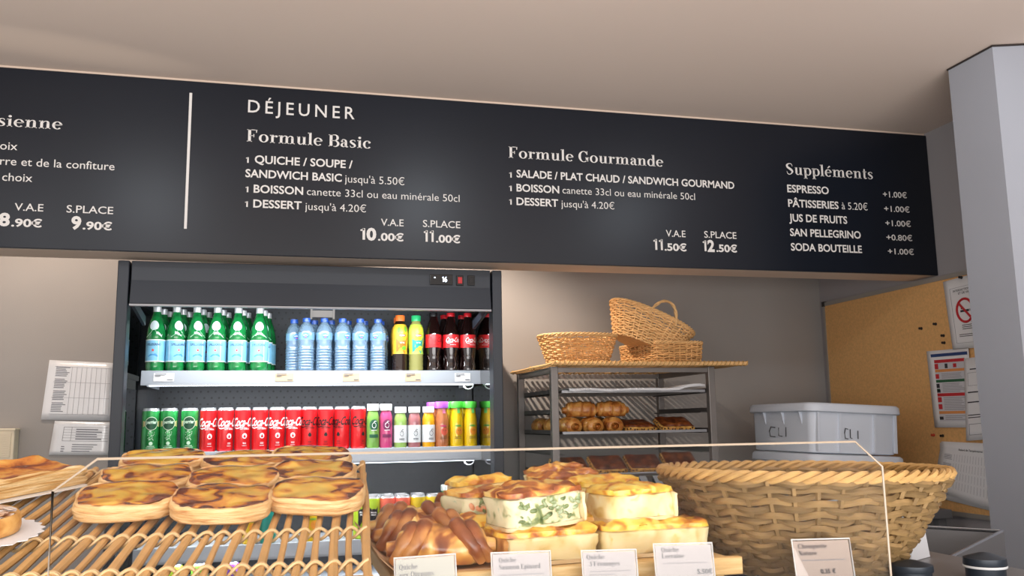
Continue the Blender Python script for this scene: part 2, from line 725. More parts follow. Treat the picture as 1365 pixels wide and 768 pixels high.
def sans_mesh(body, bold=0.0, space=1.0):
    key = (body, bold, space)
    if key in _TC:
        return _TC[key]
    c = bpy.data.curves.new('lettering', 'FONT')
    c.body = body
    c.offset = bold
    c.space_character = space
    c.resolution_u = 3
    o = bpy.data.objects.new('lettering', c)
    COL.objects.link(o)
    dg = bpy.context.evaluated_depsgraph_get()
    me = bpy.data.meshes.new_from_object(o.evaluated_get(dg))
    vs = [(v.co.x, v.co.y) for v in me.vertices]
    fs = [tuple(p.vertices) for p in me.polygons]
    bpy.data.objects.remove(o)
    bpy.data.curves.remove(c)
    bpy.data.meshes.remove(me)
    _TC[key] = (vs, fs)
    return vs, fs


_cv, _ = sans_mesh('H', 0.0)
CAP = max(v[1] for v in _cv)


def text_mesh(body, width, cap, font='sans', bold=0.0, space=1.0, shear=0.0):
    """2-D lettering from x 0..width with the given capital height, baseline at y 0."""
    if font == 'serif':
        vs, fs = serif_mesh(body)
        ch = 1.0
    elif body[0] == '1' and len(body) <= 2:  # figure one with its flag
        vs, fs, x = [], [], 0.0
        for ch_ in body:
            if ch_ == '1':
                for v, f in (_ln(x + .34, 0, x + .34, 1, .20), _strip([(x + .36, .92), (x + .08, .80)], [.16, .13])):
                    fs += [tuple(i + len(vs) for i in q) for q in f]
                    vs += v
                x += .56
            else:
                v, f = sans_mesh(ch_, bold)
                fs += [tuple(i + len(vs) for i in q) for q in f]
                vs += [(p[0] / CAP + x, p[1] / CAP) for p in v]
        ch = 1.0
    else:
        vs, fs = sans_mesh(body, bold, space)
        ch = CAP
    x0 = min(v[0] for v in vs)
    x1 = max(v[0] for v in vs)
    sx = width / (x1 - x0)
    sy = cap / ch
    return [((v[0] - x0) * sx + shear * v[1] * sy, v[1] * sy) for v in vs], fs


def flat_text(mb, body, org, ux, uy, width, cap, **kw):
    vs, fs = text_mesh(body, width, cap, **kw)
    org, ux, uy = Vector(org), Vector(ux), Vector(uy)
    mb.add([org + ux * x + uy * y for x, y in vs], fs)


def wrap_text(mb, body, r, z, cap, width, th=0.0, **kw):
    """Lettering wrapped round a can or bottle: cut into narrow columns first so that it follows the curve."""
    vs, fs = text_mesh(body, width, cap, **kw)
    bm = bmesh.new()
    bv = [bm.verts.new((x - width / 2, y, 0)) for x, y in vs]
    for f in fs:
        try:
            bm.faces.new([bv[i] for i in f])
        except ValueError:
            pass
    rr = (lambda zz: r(zz)) if callable(r) else (lambda zz: r)
    step = 0.22 * rr(z)
    x = -width
    while x < width:
        g = bm.verts[:] + bm.edges[:] + bm.faces[:]
        bmesh.ops.bisect_plane(bm, geom=g, plane_co=(x, 0, 0), plane_no=(1, 0, 0))
        x += step
    bm.verts.index_update()
    out = []
    for v in bm.verts:
        a = v.co.x / rr(z) + th
        out.append((rr(z) * math.sin(a), -rr(z) * math.cos(a), z + v.co.y))
    mb.add(out, [[v.index for v in f.verts] for f in bm.faces])
    bm.free()


def wrap_patch(mb, rfun, outline, th, z):
    """A filled convex outline (x along the curve, y up) laid on a surface of revolution."""
    n = len(outline)
    rings = [1.0, 0.66, 0.33]
    vs = []
    for k in rings:
        for x, y in outline:
            zz = z + y * k
            r_ = rfun(zz)
            a = th + x * k / rfun(z)
            vs.append((r_ * math.sin(a), -r_ * math.cos(a), zz))
    r_ = rfun(z)
    vs.append((r_ * math.sin(th), -r_ * math.cos(th), z))
    fs = []
    for k in range(2):
        for i in range(n):
            j = (i + 1) % n
            fs.append((k * n + i, k * n + j, (k + 1) * n + j, (k + 1) * n + i))
    for i in range(n):
        fs.append((2 * n + i, 2 * n + (i + 1) % n, 3 * n))
    mb.add(vs, fs)


def ell(a, b, n=20, p=2.0):
    o = []
    for i in range(n):
        t = 2 * PI * i / n
        c, s_ = math.cos(t), math.sin(t)
        o.append((a * math.copysign(abs(c) ** (2 / p), c), b * math.copysign(abs(s_) ** (2 / p), s_)))
    return o


def rect(a, b, n=5):
    o = []
    for (x0, y0, x1, y1) in ((-a, -b, a, -b), (a, -b, a, b), (a, b, -a, b), (-a, b, -a, -b)):
        for i in range(n):
            o.append((x0 + (x1 - x0) * i / n, y0 + (y1 - y0) * i / n))
    return o


def star(a, n=5):
    return [((a if i % 2 == 0 else a * .42) * math.sin(PI * i / n), (a if i % 2 == 0 else a * .42) * math.cos(PI * i / n)) for i in range(2 * n)]


def prof_r(prof, off=0.0006):
    def f(z):
        for (r0, z0), (r1, z1) in zip(prof, prof[1:]):
            if z0 <= z <= z1 and z1 > z0:
                return r0 + (r1 - r0) * (z - z0) / (z1 - z0) + off
        return prof[-1][0] + off
    return f

# ================================================================== the room
YS, YB, XW, XP = 2.8, 3.573, 2.364, 1.990
wall_m = M('wall_paint', (158, 153, 149), 0.75, vary=0.03, vscale=3, bump=0.15, bscale=220, bdist=0.001)
ceil_m = M('ceiling_paint', (228, 209, 195), 0.85, bump=0.1, bscale=260, bdist=0.001)
right_m = M('right_wall_paint', (160, 157, 160), 0.75, vary=0.02, vscale=3, bump=0.15, bscale=220, bdist=0.001)
pillar_m = M('pillar_paint', (160, 163, 172), 0.7, vary=0.02, vscale=4, bump=0.2, bscale=240, bdist=0.001)
beam_m = M('bulkhead_paint', (220, 200, 182), 0.8)
floor_m = M('floor_tile', (120, 116, 112), 0.5, vary=0.08, vscale=5)

structure(MB().box((-4.2, -0.6, -0.12), (3.6, YB + 0.15, 0)).build('floor', floor_m, smooth=False))
structure(MB().box((-4.2, -0.6, CEIL), (3.6, YB + 0.15, CEIL + 0.12)).build('ceiling', ceil_m, smooth=False))
structure(MB().box((-4.2, YB, 0), (XW + 0.1, YB + 0.15, CEIL)).build('wall_back', wall_m, smooth=False))
structure(MB().box((XW, -0.6, 0), (XW + 0.15, YB, CEIL)).build('wall_right', right_m, smooth=False))
ZSB = EYE + 0.5216
structure(MB().box((-4.2, YS + 0.012, ZSB), (XW, YS + 0.145, CEIL)).build('trim_1', beam_m, smooth=False))
# square pillar in front of the right wall; its front face is slightly turned
pz = [(XP, 2.055), (XP, 2.236), (XW, 2.236), (XW, 1.925)]
structure(MB().prism([(x, y, 0) for x, y in pz], (0, 0, CEIL - 0.004)).build('wall_pillar', pillar_m, smooth=False))
structure(MB().prism([(x - 0.003 if x < 2.1 else x, y - 0.003 if y < 2.2 else y + .003, CEIL - 0.006) for x, y in pz], (0, 0, 0.005)).build(
    'trim_2', M('dark_gap', (46, 38, 36), 0.8), smooth=False))

# ================================================================== menu board
board_m = M('menu_black', (19, 24, 34), 0.32, spec=0.42, vary=0.10, vscale=2.5, bump=0.04, bscale=90, bdist=0.001)
ink_m = M('menu_white', (226, 222, 218), 0.55)
ZST = EYE + 1.1115 * 2.8 / 2.9 - 0.006
menu = thing('menu_board', 'long black lunch menu board with white lettering on the bulkhead over the drinks fridge', 'sign', (0, YS, ZSB))


def mp(p):  # world -> menu local
    return Vector((p.x, p.y - YS, p.z - ZSB))


MB().box((-4.0, 0, 0), (XW - .001, 0.012, ZST - ZSB)).build('panel', board_m, menu, smooth=False, bevel=0.002)
d0, d1 = mp(at(254.5, 124, YS)), mp(at(247, 305, YS))
MB().box((d0.x - .004, -0.0012, d1.z), (d0.x + .004, 0.0, d0.z)).build('divider_line', ink_m, menu, smooth=False)


def line(body, a, b, cap_px, font='sans', bold=0.0, space=1.0, name='lettering', keep=None, oldstyle=False):
    """One run of lettering between two baseline pixels of the board's plane."""
    p, q = at(*a, YS), at(*b, YS)
    cap = (at(a[0], a[1] - cap_px, YS) - p).z
    z = (p.z + q.z) / 2
    mb = MB()
    wd = q.x - p.x
    x0 = p.x
    if keep:  # only the last letters show in the frame: scale from those, extend to the left
        vs, _ = (serif_mesh if font == 'serif' else lambda t: sans_mesh(t, bold, space))(keep)
        vf, _ = (serif_mesh if font == 'serif' else lambda t: sans_mesh(t, bold, space))(body)
        ex = lambda v: max(k[0] for k in v) - min(k[0] for k in v)
        full = wd * ex(vf) / ex(vs)
        x0, wd = q.x - full, full
    flat_text(mb, body, mp(Vector((x0, YS - 0.0012, z))), (1, 0, 0), (0, 0, 1), wd, cap, font=font, bold=bold, space=space)
    mb.build(name, ink_m, menu, smooth=False)


BO, MD, LT = 0.030, 0.020, -0.004
H_ = 'heading_lettering'
P_ = 'price_lettering'
line('DÉJEUNER', (330.5, 150), (472.5, 158.8), 16.3, bold=0.006, space=1.4, name=H_)
line('Formule Basic', (329, 188.5), (494, 198.6), 16.3, 'serif', name=H_)
line('Formule Gourmande', (678, 211), (884.3, 222), 15.0, 'serif', name=H_)
line('Suppléments', (1048.2, 233), (1163.5, 238.6), 15.0, 'serif', name=H_)
line('Formule Parisienne', (-3, 168), (83, 172.8), 16.0, 'serif', name=H_, keep='sienne')
line('1', (327.5, 217), (331.5, 217.3), 7.5, bold=MD)
line('QUICHE / SOUPE /', (339.5, 217.3), (470, 224.7), 10.2, bold=MD)
line('SANDWICH BASIC', (327, 235.7), (455.6, 242.6), 10.2, bold=MD)
line("jusqu'à 5.50€", (459.5, 243.2), (539, 247), 10, bold=LT)
for y0, x in ((256.2, 327), (275.8, 326.3)):
    line('1', (x, y0), (x + 4, y0 + .3), 7.5, bold=MD)
line('BOISSON', (338, 256.7), (404, 259.8), 10.2, bold=MD)
line('canette 33cl ou eau minérale 50cl', (409, 260.2), (612.5, 269.3), 9.8, bold=LT)
line('DESSERT', (337.5, 276.2), (402, 279.4), 10.2, bold=MD)
line("jusqu'à 4.20€", (406.5, 279.9), (488, 283.2), 9.8, bold=LT)
for y0 in (236.8, 254.8, 272.8):
    line('1', (678.5, y0), (682, y0 + .2), 7.2, bold=MD)
line('SALADE / PLAT CHAUD / SANDWICH GOURMAND', (688.5, 237.2), (978.8, 251), 9.6, bold=MD)
line('BOISSON', (688.5, 255.2), (745.4, 257.7), 9.6, bold=MD)
line('canette 33cl ou eau minérale 50cl', (749.7, 258.2), (926.4, 266.5), 9.2, bold=LT)
line('DESSERT', (688.5, 273.2), (744, 275.7), 9.6, bold=MD)
line("jusqu'à 4.20€", (748, 276.3), (819, 279), 9.2, bold=LT)
for body, a, b, c in (('V.A.E', (507.7, 300.8), (538, 301.8), 9), ('S.PLACE', (563.7, 302.7), (613.5, 304.2), 9),
                      ('V.A.E', (887.7, 315.5), (913.8, 316.2), 8.6), ('S.PLACE', (938.7, 317.2), (981.7, 318.2), 8.6),
                      ('V.A.E', (19.3, 280.8), (57.7, 281.8), 9.6), ('S.PLACE', (88.6, 283.6), (150.8, 285.3), 9.6)):
    line(body, a, b, c, bold=0.006, name=P_)
for big, a, b, small, c, d, hb, hs in (('10', (480, 319.7), (501.5, 320), '.00€', (503.8, 320.6), (538, 321.6), 15.2, 9.6),
                                       ('11', (564.6, 322.3), (578, 322.6), '.00€', (581, 323.2), (613.5, 324), 15.2, 9.6),
                                       ('11', (871, 333.2), (883.5, 333.5), '.50€', (885.8, 334), (915.2, 334.8), 14.4, 9.2),
                                       ('12', (936.8, 335), (952.6, 335.3), '.50€', (954.8, 335.6), (982.5, 336.4), 14.4, 9.2),
                                       ('9', (94.6, 305), (108, 305.4), '.90€', (110.2, 305.8), (149.2, 306.8), 16, 10),
                                       ('8', (-2, 300.6), (12.8, 301), '.90€', (15, 301.6), (55.8, 303.2), 16, 10)):
    line(big, a, b, hb, bold=0.04, name=P_)
    line(small, c, d, hs, bold=0.028, name=P_)
for body, a, b, pr, c, d in (('ESPRESSO', (1049.5, 256.5), (1104.8, 258.6), '+1.00€', (1177, 263), (1208.7, 264)),
                             ('PÂTISSERIES', (1050.6, 275.7), (1117.9, 278.6), '+1.00€', (1178.6, 282.2), (1212.4, 283.2)),
                             ('JUS DE FRUITS', (1052, 295.5), (1129.3, 297.9), '+1.00€', (1180.2, 301.4), (1214, 302.2)),
                             ('SAN PELLEGRINO', (1053.2, 314.8), (1147.5, 317.8), '+0.80€', (1181.6, 320.3), (1216, 321.3)),
                             ('SODA BOUTEILLE', (1054.4, 334), (1149, 337.2), '+1.00€', (1183.6, 338.9), (1218, 339.7))):
    line(body, a, b, 9.6, bold=MD)
    line(pr, c, d, 7.4, bold=0.012, name=P_)
line('à 5.20€', (1122, 279), (1156.6, 280.6), 9.4, bold=LT)
line('1 viennoiserie au choix', (0, 199.4), (23.2, 200.2), 10.5, bold=0.002, keep='oix')
line('1 tartine, beurre et de la confiture', (0, 219.6), (152.6, 227.2), 10.5, bold=0.002, keep='rre et de la confiture')
line('1 boisson au choix', (2.8, 241), (43, 242.6), 10.5, bold=0.002, keep='choix')

# ================================================================== drinks fridge
black_m = M('fridge_black', (38, 44, 54), 0.42, 0.0, spec=0.5, bump=0.05, bscale=500, bdist=0.0005)
inner_m = M('fridge_inner', (62, 66, 72), 0.5, 0.1)
shelf_m = M('shelf_white', (200, 204, 210), 0.35)
rail_m = M('price_rail_white', (166, 172, 180), 0.3, coat=0.3)
led_m = M('led_strip', (235, 244, 255), 0.4, emit=5.0)
glass_m = thin_clear('clear_glass', (240, 247, 246), 1.45, 0.0, 2.2)
chrome_m = M('bright_metal', (190, 192, 196), 0.25, 1.0)
YF = 2.89
X0, X1 = -0.512, 0.697
YFB = 3.563
ZT = EYE + 0.510
fr = thing('drinks_fridge', 'black open front drinks fridge with white shelf rails under the menu board', 'fridge', ((X0 + X1) / 2, YF, 0))


def fl(x, y, z):
    return (x - (X0 + X1) / 2, y - YF, z)


def fbox(mb, lo, hi):
    return mb.box(fl(*lo), fl(*hi))


for x in (X0, X1 - 0.033):
    sd = fbox(MB(), (x, YF, 0), (x + 0.033, YF + 0.06, ZT)).build('front_post', black_m, fr, smooth=False, bevel=0.003)
for x in (X0 + 0.008, X1 - 0.014):
    fbox(MB(), (x, YF + 0.06, 0.25), (x + 0.006, YFB - 0.06, ZT - 0.10)).build('side_glass', glass_m, fr, smooth=False)
for x in (X0, X1 - 0.05):
    fbox(MB(), (x, YFB - 0.06, 0), (x + 0.05, YFB, ZT)).build('rear_post', black_m, fr, smooth=False)
for x in (X0, X1 - 0.037):
    fbox(MB(), (x, YF + 0.06, ZT - 0.10), (x + 0.033, YFB - 0.06, ZT)).build('side_rail', black_m, fr, smooth=False)
fbox(MB(), (X0 + .05, YFB - 0.075, 0.28), (X1 - .05, YFB - 0.062, ZT - .05)).build('back_panel', perforated('perforated_steel'), fr, smooth=False)
fbox(MB(), (X0 + .037, YF + 0.1, ZT - .045), (X1 - .037, YFB, ZT)).build('roof_panel', black_m, fr, smooth=False)
XA, XB = X0 + .039, X1 - .039
zc1, zc2, zc3 = ZT, ZT - .060, ZT - .133
cp = [(YF + .004, zc1), (YF + .004, zc2), (YF - .008, zc3), (YF + .012, zc3 - .002), (YF + .05, zc3 + .03), (YF + .1, zc3 + .03), (YF + .1, zc1)]
can_ = MB()
can_.prism([fl(XA, y, z) for y, z in cp], (XB - XA, 0, 0))
cano = can_.build('canopy', black_m, fr, smooth=False, bevel=0.0015)
fbox(MB(), (XA, YF - .009, zc3 - .008), (XB, YF + .012, zc3 - .002)).build('canopy_lip', M('lip_grey', (168, 168, 172), .35), fr, smooth=False)
fbox(MB(), (XA + .05, YF + .03, zc3 + .008), (XB - .05, YF + .05, zc3 + .016)).build('lamp_strip', led_m, fr, smooth=False)
# sloping air guide visible under the canopy at the sides
for x in (XA, XB - .01):
    m_ = MB()
    m_.prism([fl(x, YF + .02, zc3 - .004), fl(x, YF + .26, zc3 - .04), fl(x, YF + .26, zc3 - .01), fl(x, YF + .02, zc3 + .02)], (.01, 0, 0))
    m_.build('air_guide', black_m, fr, smooth=False)


def onface(px, py):
    return at(px, py, YF + .003)


a, b = onface(572.8, 366), onface(603, 380.5)
c_ = MB()
fbox(c_, (a.x, YF - .004, b.z), (b.x, YF + .01, a.z))
ctl = c_.build('controller', M('gloss_black', (14, 14, 17), .15), fr, smooth=False, bevel=.001)
dm = MB()
flat_text(dm, '16', fl(a.x + (b.x - a.x) * .53, YF - .0046, b.z + .010), (1, 0, 0), (0, 0, 1), .017, .017, bold=.02)
fbox(dm, (a.x + .014, YF - .0048, a.z - .013), (a.x + .018, YF - .0042, a.z - .009))
dm.build('digits', M('digit_glow', (225, 240, 255), .5, emit=3.0), ctl, smooth=False, label='glowing white digits 16')
for (xa, xb, mm, nm) in ((608, 617.5, M('switch_red', (190, 28, 34), .3, emit=.15), 'red_switch'), (623, 632.5, M('gloss_black', (14, 14, 17), .15), 'black_switch')):
    a, b = onface(xa, 367.5), onface(xb, 381)
    sw = MB()
    fbox(sw, (a.x, YF - .003, b.z), (b.x, YF + .006, a.z))
    so = sw.build('switch_frame', M('gloss_black', (14, 14, 17), .15), fr, smooth=False, bevel=.001)
    rk = MB()
    fbox(rk, (a.x + .005, YF - .006, b.z + .006), (b.x - .005, YF, a.z - .006))
    rk.build('rocker', mm, so, smooth=False, bevel=.001, label='red rocker' if 'red' in nm else None)
# tag holder hanging from the canopy lip
a, b = at(413.8, 414, YF - .006), at(446, 425, YF - .006)
th_ = MB()
fbox(th_, (a.x, YF - .012, b.z + .004), (b.x, YF - .006, a.z))
for x in (a.x, b.x - .006):
    fbox(th_, (x, YF - .016, b.z - .002), (x + .006, YF - .004, a.z + .004))
th_.build('tag_holder', M('tag_grey', (170, 172, 172), .35), fr, smooth=False, label='empty grey tag holder')

YL = 3.19
LX0, LX1 = at(190, 505, YL).x, at(638.5, 505, YL).x
ZSH = [EYE + .187, EYE - .0852, EYE - .394, EYE - .520]
cream_m = M('tag_cream', (196, 172, 140), .6)
white_m = M('paper_white', (236, 236, 238), .6)
grey_ink = M('ink_grey', (96, 98, 104), .7)
for k, z in enumerate(ZSH):
    s_ = MB()
    fbox(s_, (LX0, YL + .006, z - .018), (LX1, YFB - .08, z - .0015))
    for x in (LX0 + .01, LX1 - .02):
        fbox(s_, (x, YL + .03, z - .05), (x + .006, YFB - .08, z - .018))
    sh = s_.build('shelf', shelf_m, fr, smooth=False)
    r_ = MB()
    rp = [(YL - .004, z + .002), (YL + .003, z + .003), (YL + .003, z - .045), (YL - .010, z - .047), (YL - .010, z - .040)]
    r_.prism([fl(LX0 - .004, y, zz) for y, zz in rp], (LX1 - LX0 + .008, 0, 0))
    r_.build('price_rail', rail_m, sh, smooth=False)
    if k < 3:
        fbox(MB(), (LX0 + .02, YL + .006, z - .049), (LX1 - .02, YL + .018, z - .041)).build('light_strip', led_m, sh, smooth=False)
    if k < 2:
        hk = MB()
        hx = LX1 - .035
        hk.tube([fl(hx + .018 * math.cos(t), YL + .02, z - .048 - .016 * math.sin(t)) for t in [PI * i / 8 for i in range(9)]], .0022, 6)
        hk.build('cable_loop', M('cable_white', (220, 220, 222), .4), sh)
    if k == 0:
        for xa, xb, cm in ((205, 232, white_m), (367, 391, cream_m), (457, 479, cream_m), (540, 561, cream_m), (606, 627, white_m)):
            a, b = at(xa, 497.5, YL - .008), at(xb, 508.5, YL - .008)
            t_ = MB()
            t_.quad(fl(a.x, YL - .0112, b.z), fl(b.x, YL - .0112, b.z), fl(b.x, YL - .0072, a.z), fl(a.x, YL - .0072, a.z))
            to = t_.build('price_tag', cm, sh, smooth=False, label='cream price tag' if cm is cream_m else 'white price tag')
            t_ = MB()
            w_ = b.x - a.x
            for u0, u1, v in ((.08, .62, .82), (.08, .35, .62), (.66, .95, .15)):
                t_.quad(fl(a.x + w_ * u0, YL - .0120, b.z + (a.z - b.z) * v), fl(a.x + w_ * u1, YL - .0120, b.z + (a.z - b.z) * v),
                        fl(a.x + w_ * u1, YL - .0116, b.z + (a.z - b.z) * (v + .1)), fl(a.x + w_ * u0, YL - .0116, b.z + (a.z - b.z) * (v + .1)))
            t_.build('tag_print', grey_ink, to, smooth=False)
base_ = MB()
fbox(base_, (X0 + .037, YF + .06, .08), (X1 - .037, YFB - .06, .86))
base_.build('base_cabinet', black_m, fr, smooth=False, bevel=.004)
# lights of the fridge: canopy tube and the strips under the shelf fronts
xm = (LX0 + LX1) / 2
area('canopy_lamp', (xm, YF + .12, ZT - .13), (xm, YL + .1, ZT - .6), 5.5, 1.0, .03, (.93, .97, 1.0))
for z, p in ((ZSH[0], 4.5), (ZSH[1], 3.5), (ZSH[2], 1.5)):
    area('shelf_lamp', (xm, YL + .012, z - .055), (xm, YL + .12, z - .5), p, 1.05, .02, (.93, .97, 1.0))

# ================================================================== drinks
cap_silver = M('cap_silver', (206, 208, 212), .35, .3)
green_pet = M('green_bottle', (22, 112, 56), .10, spec=.6, coat=.6, vary=.45, vscale=38, sss=0)
label_blue = M('label_sky_blue', (128, 192, 224), .4, vary=.12, vscale=30)
label_white = M('label_white', (232, 236, 238), .4)
navy_ink = M('ink_navy', (38, 58, 104), .5)
red_ink = M('ink_red', (222, 66, 52), .5)
white_ink = M('ink_white', (244, 244, 244), .45)
black_ink = M('ink_black', (22, 20, 22), .5)
YB0 = YL + .046        # centre line of the front row


def rows_x(pxs, Y, z, py=None):
    return [at(px, 566 + (EYE - z) / Y * 1183 if py is None else py, Y).x for px in pxs]


# ---- sparkling water in green bottles
def make_pellegrino():
    H = .226
    t = thing('sparkling_water_bottle', 'green bottle', 'bottle')
    prof = [(.0, .004), (.012, .002), (.024, .0), (.030, .003), (.0335, .012), (.0340, .022), (.0330, .030), (.0338, .034), (.0342, .045), (.0342, .104), (.0336, .112),
            (.0345, .118), (.0345, .126), (.0325, .142), (.0285, .160), (.0230, .178), (.0175, .192), (.0142, .202), (.0138, .212)]
    MB().lathe(prof, 28).build('bottle_body', green_pet, t)
    rf = prof_r(prof)
    MB().lathe([(.0139, .2055), (.0152, .206), (.0152, .209), (.0142, .2095), (.0146, .211), (.0146, .2245), (.0130, .226), (0, .226)], 20).build('cap', cap_silver, t)
    MB().lathe([(rf(.035), .0345), (rf(.05), .050), (rf(.1), .1085)], 28).build('label_sleeve', label_blue, t)
    lb = t
    m_ = MB()
    m_.lathe([(.0352, .0338), (.0352, .0372)], 28)
    m_.lathe([(.0352, .1060), (.0352, .1095)], 28)
    for k in range(4):
        a0 = k * PI / 2 + .55
        pts = [(.03525 * math.sin(a0), -.03525 * math.cos(a0))]
        wrap_patch(m_, lambda z: .0351, rect(.0008, .034, 3), a0, .0715)
    m_.build('label_border', label_white, t)
    m_ = MB()
    for k in range(1):
        wrap_text(m_, 'S.PELLEGRINO', .0353, .089, .0075, .056, th=k * PI, bold=.02)
    m_.build('label_lettering', navy_ink, t)
    m_ = MB()
    for k in range(1):
        wrap_patch(m_, lambda z: .0354, star(.0062), k * PI, .073)
    m_.build('label_star', red_ink, t, label='red star')
    m_ = MB()
    for k in range(1):
        wrap_patch(m_, lambda z: .0353, [(-.018, -.005), (-.008, .001), (0, -.003), (.009, .003), (.018, -.004), (.018, -.009), (-.018, -.009)], k * PI, .059)
    m_.build('label_picture', M('label_mid_blue', (74, 150, 206), .4), t)
    m_ = MB()
    for k in range(1):
        wrap_patch(m_, prof_r(prof, .0010), ell(.0165, .0165, 24), k * PI, .158)
    m_.build('neck_label', M('neck_label_pale', (206, 222, 226), .35), t)
    m_ = MB()
    for k in range(1):  # the two moulded bands that cross under the neck label
        for sg in (-1, 1):
            pts = []
            for i in range(7):
                z = .118 + i * .005
                a = k * PI + sg * (.12 + (1 - i / 6) ** 2 * .75)
                r_ = rf(z)
                pts.append((r_ * math.sin(a), -r_ * math.cos(a), z))
            m_.tube(pts, .0011, 5)
    m_.build('moulded_band', M('green_glint', (150, 206, 168), .2), t)
    return t


Z1 = ZSH[0]
Kp = Kind(make_pellegrino())
pxs = [206, 232.5, 260, 287.5, 315.5, 344.5]
ORD = ['first', 'second', 'third', 'fourth', 'fifth', 'sixth']
for i, x in enumerate(rows_x(pxs, YB0, Z1)):
    Kp.put((x, YB0, Z1), (0, 0, [-.05, .55, .35, .0, .02, .03][i] + x * .2),
           'green sparkling water bottle with sky blue label, %s from the left in the front row' % ORD[i], 'sparkling water bottles on the top fridge shelf', (.91, .91, 1))
for r_ in (1, 2):
    for i, x in enumerate(rows_x(pxs, YB0, Z1)):
        Kp.put((x + .012 * r_, YB0 + .074 * r_, Z1), (0, 0, random.uniform(-.7, .7)),
               'green sparkling water bottle %s, behind the %s of the front row' % (['', 'in the second row', 'in the third row'][r_], ORD[i]),
               'sparkling water bottles on the top fridge shelf', (.91, .91, 1))

# ---- still water in clear blue-tinted bottles
pet = thin_clear('clear_pet', (212, 232, 246), 1.45, .06, 2.6, body=(176, 210, 238), body_amt=.34)


def make_water():
    t = thing('water_bottle', 'clear bottle', 'bottle')
    prof = [(0, .003), (.026, .0), (.031, .004)]
    z = .010
    while z < .085:
        prof += [(.0325, z), (.0328, z + .004), (.0308, z + .0075)]
        z += .0098
    prof += [(.0312, .092), (.0300, .100), (.0318, .108), (.0325, .113), (.0325, .140), (.0315, .148), (.0270, .160), (.0200, .170), (.0140, .176), (.0125, .178), (.0125, .182)]
    MB().lathe(prof, 26).build('bottle_body', pet, t)
    wp = [(max(0, r - .0012), zz + .0006) for r, zz in prof[:-6]] + [(.0, .150)]
    MB().lathe(wp, 20).build('water', thin_clear('water_fill', (206, 226, 244), 1.2, .1, 1.0, body=(150, 196, 232), body_amt=.42), t)
    MB().lathe([(.0150, .1775), (.0155, .178), (.0155, .1905), (.0140, .192), (0, .192)], 20).build('cap', M('cap_blue', (36, 86, 182), .3), t)
    rf = prof_r(prof, .0008)
    MB().lathe([(rf(.113), .113), (rf(.139), .139)], 26).build('label_sleeve', thin_clear('label_film', (190, 222, 244), 1.45, .1, 1.5, body=(150, 200, 236), body_amt=.55), t)
    m_ = MB()
    for k in range(1):
        wrap_patch(m_, lambda z: .0338, ell(.0125, .0095, 20), k * 2.1, .126)
    m_.build('label_badge', M('badge_blue', (52, 116, 206), .35), t)
    m_ = MB()
    for k in range(1):
        wrap_patch(m_, lambda z: .0342, [(-.009, .001), (.0, .0035), (.009, .001), (.009, -.001), (0, .001), (-.009, -.001)], k * 2.1, .128)
    m_.build('badge_wave', white_ink, t)
    m_ = MB()
    for k in range(1):
        wrap_patch(m_, lambda z: .0342, ell(.005, .0016, 10), k * 2.1, .1215)
    m_.build('badge_mark', M('ink_pink', (206, 70, 120), .4), t)
    return t


Kw = Kind(make_water())
for i, (px, dy) in enumerate(zip([391, 407.5, 431.5, 456, 479.5, 503.5], [.05, 0, 0, 0, 0, 0])):
    x = rows_x([px], YB0 + dy, Z1)[0]
    Kw.put((x, YB0 + dy, Z1), (0, 0, [.3, -.1, .1, .5, .1, -.4][i]), ('clear water bottle with blue cap set back beside the perforated panel' if i == 0 else
           'clear water bottle with blue cap and round badge, %s of the five in front' % ORD[i - 1]), 'still water bottles on the top fridge shelf', (.91, .91, 1))
for i, px in enumerate([418, 440.5, 463, 485.3, 507.5]):
    x = rows_x([px], YB0 + .068, Z1)[0]
    Kw.put((x, YB0 + .072, Z1), (0, 0, random.uniform(-1, 1)), 'clear water bottle with blue cap in the second row, %s from its left' % ORD[i],
           'still water bottles on the top fridge shelf', (.87, .87, 1))

# ---- iced tea
tea_prof = [(0, .003), (.024, .0), (.0295, .005), (.0300, .015), (.0285, .022), (.0300, .03), (.0285, .038), (.0300, .046), (.0285, .054), (.0298, .062), (.0275, .075), (.0295, .09),
            (.0310, .115), (.0312, .140), (.0290, .158), (.0230, .172), (.0180, .182), (.0165, .186)]


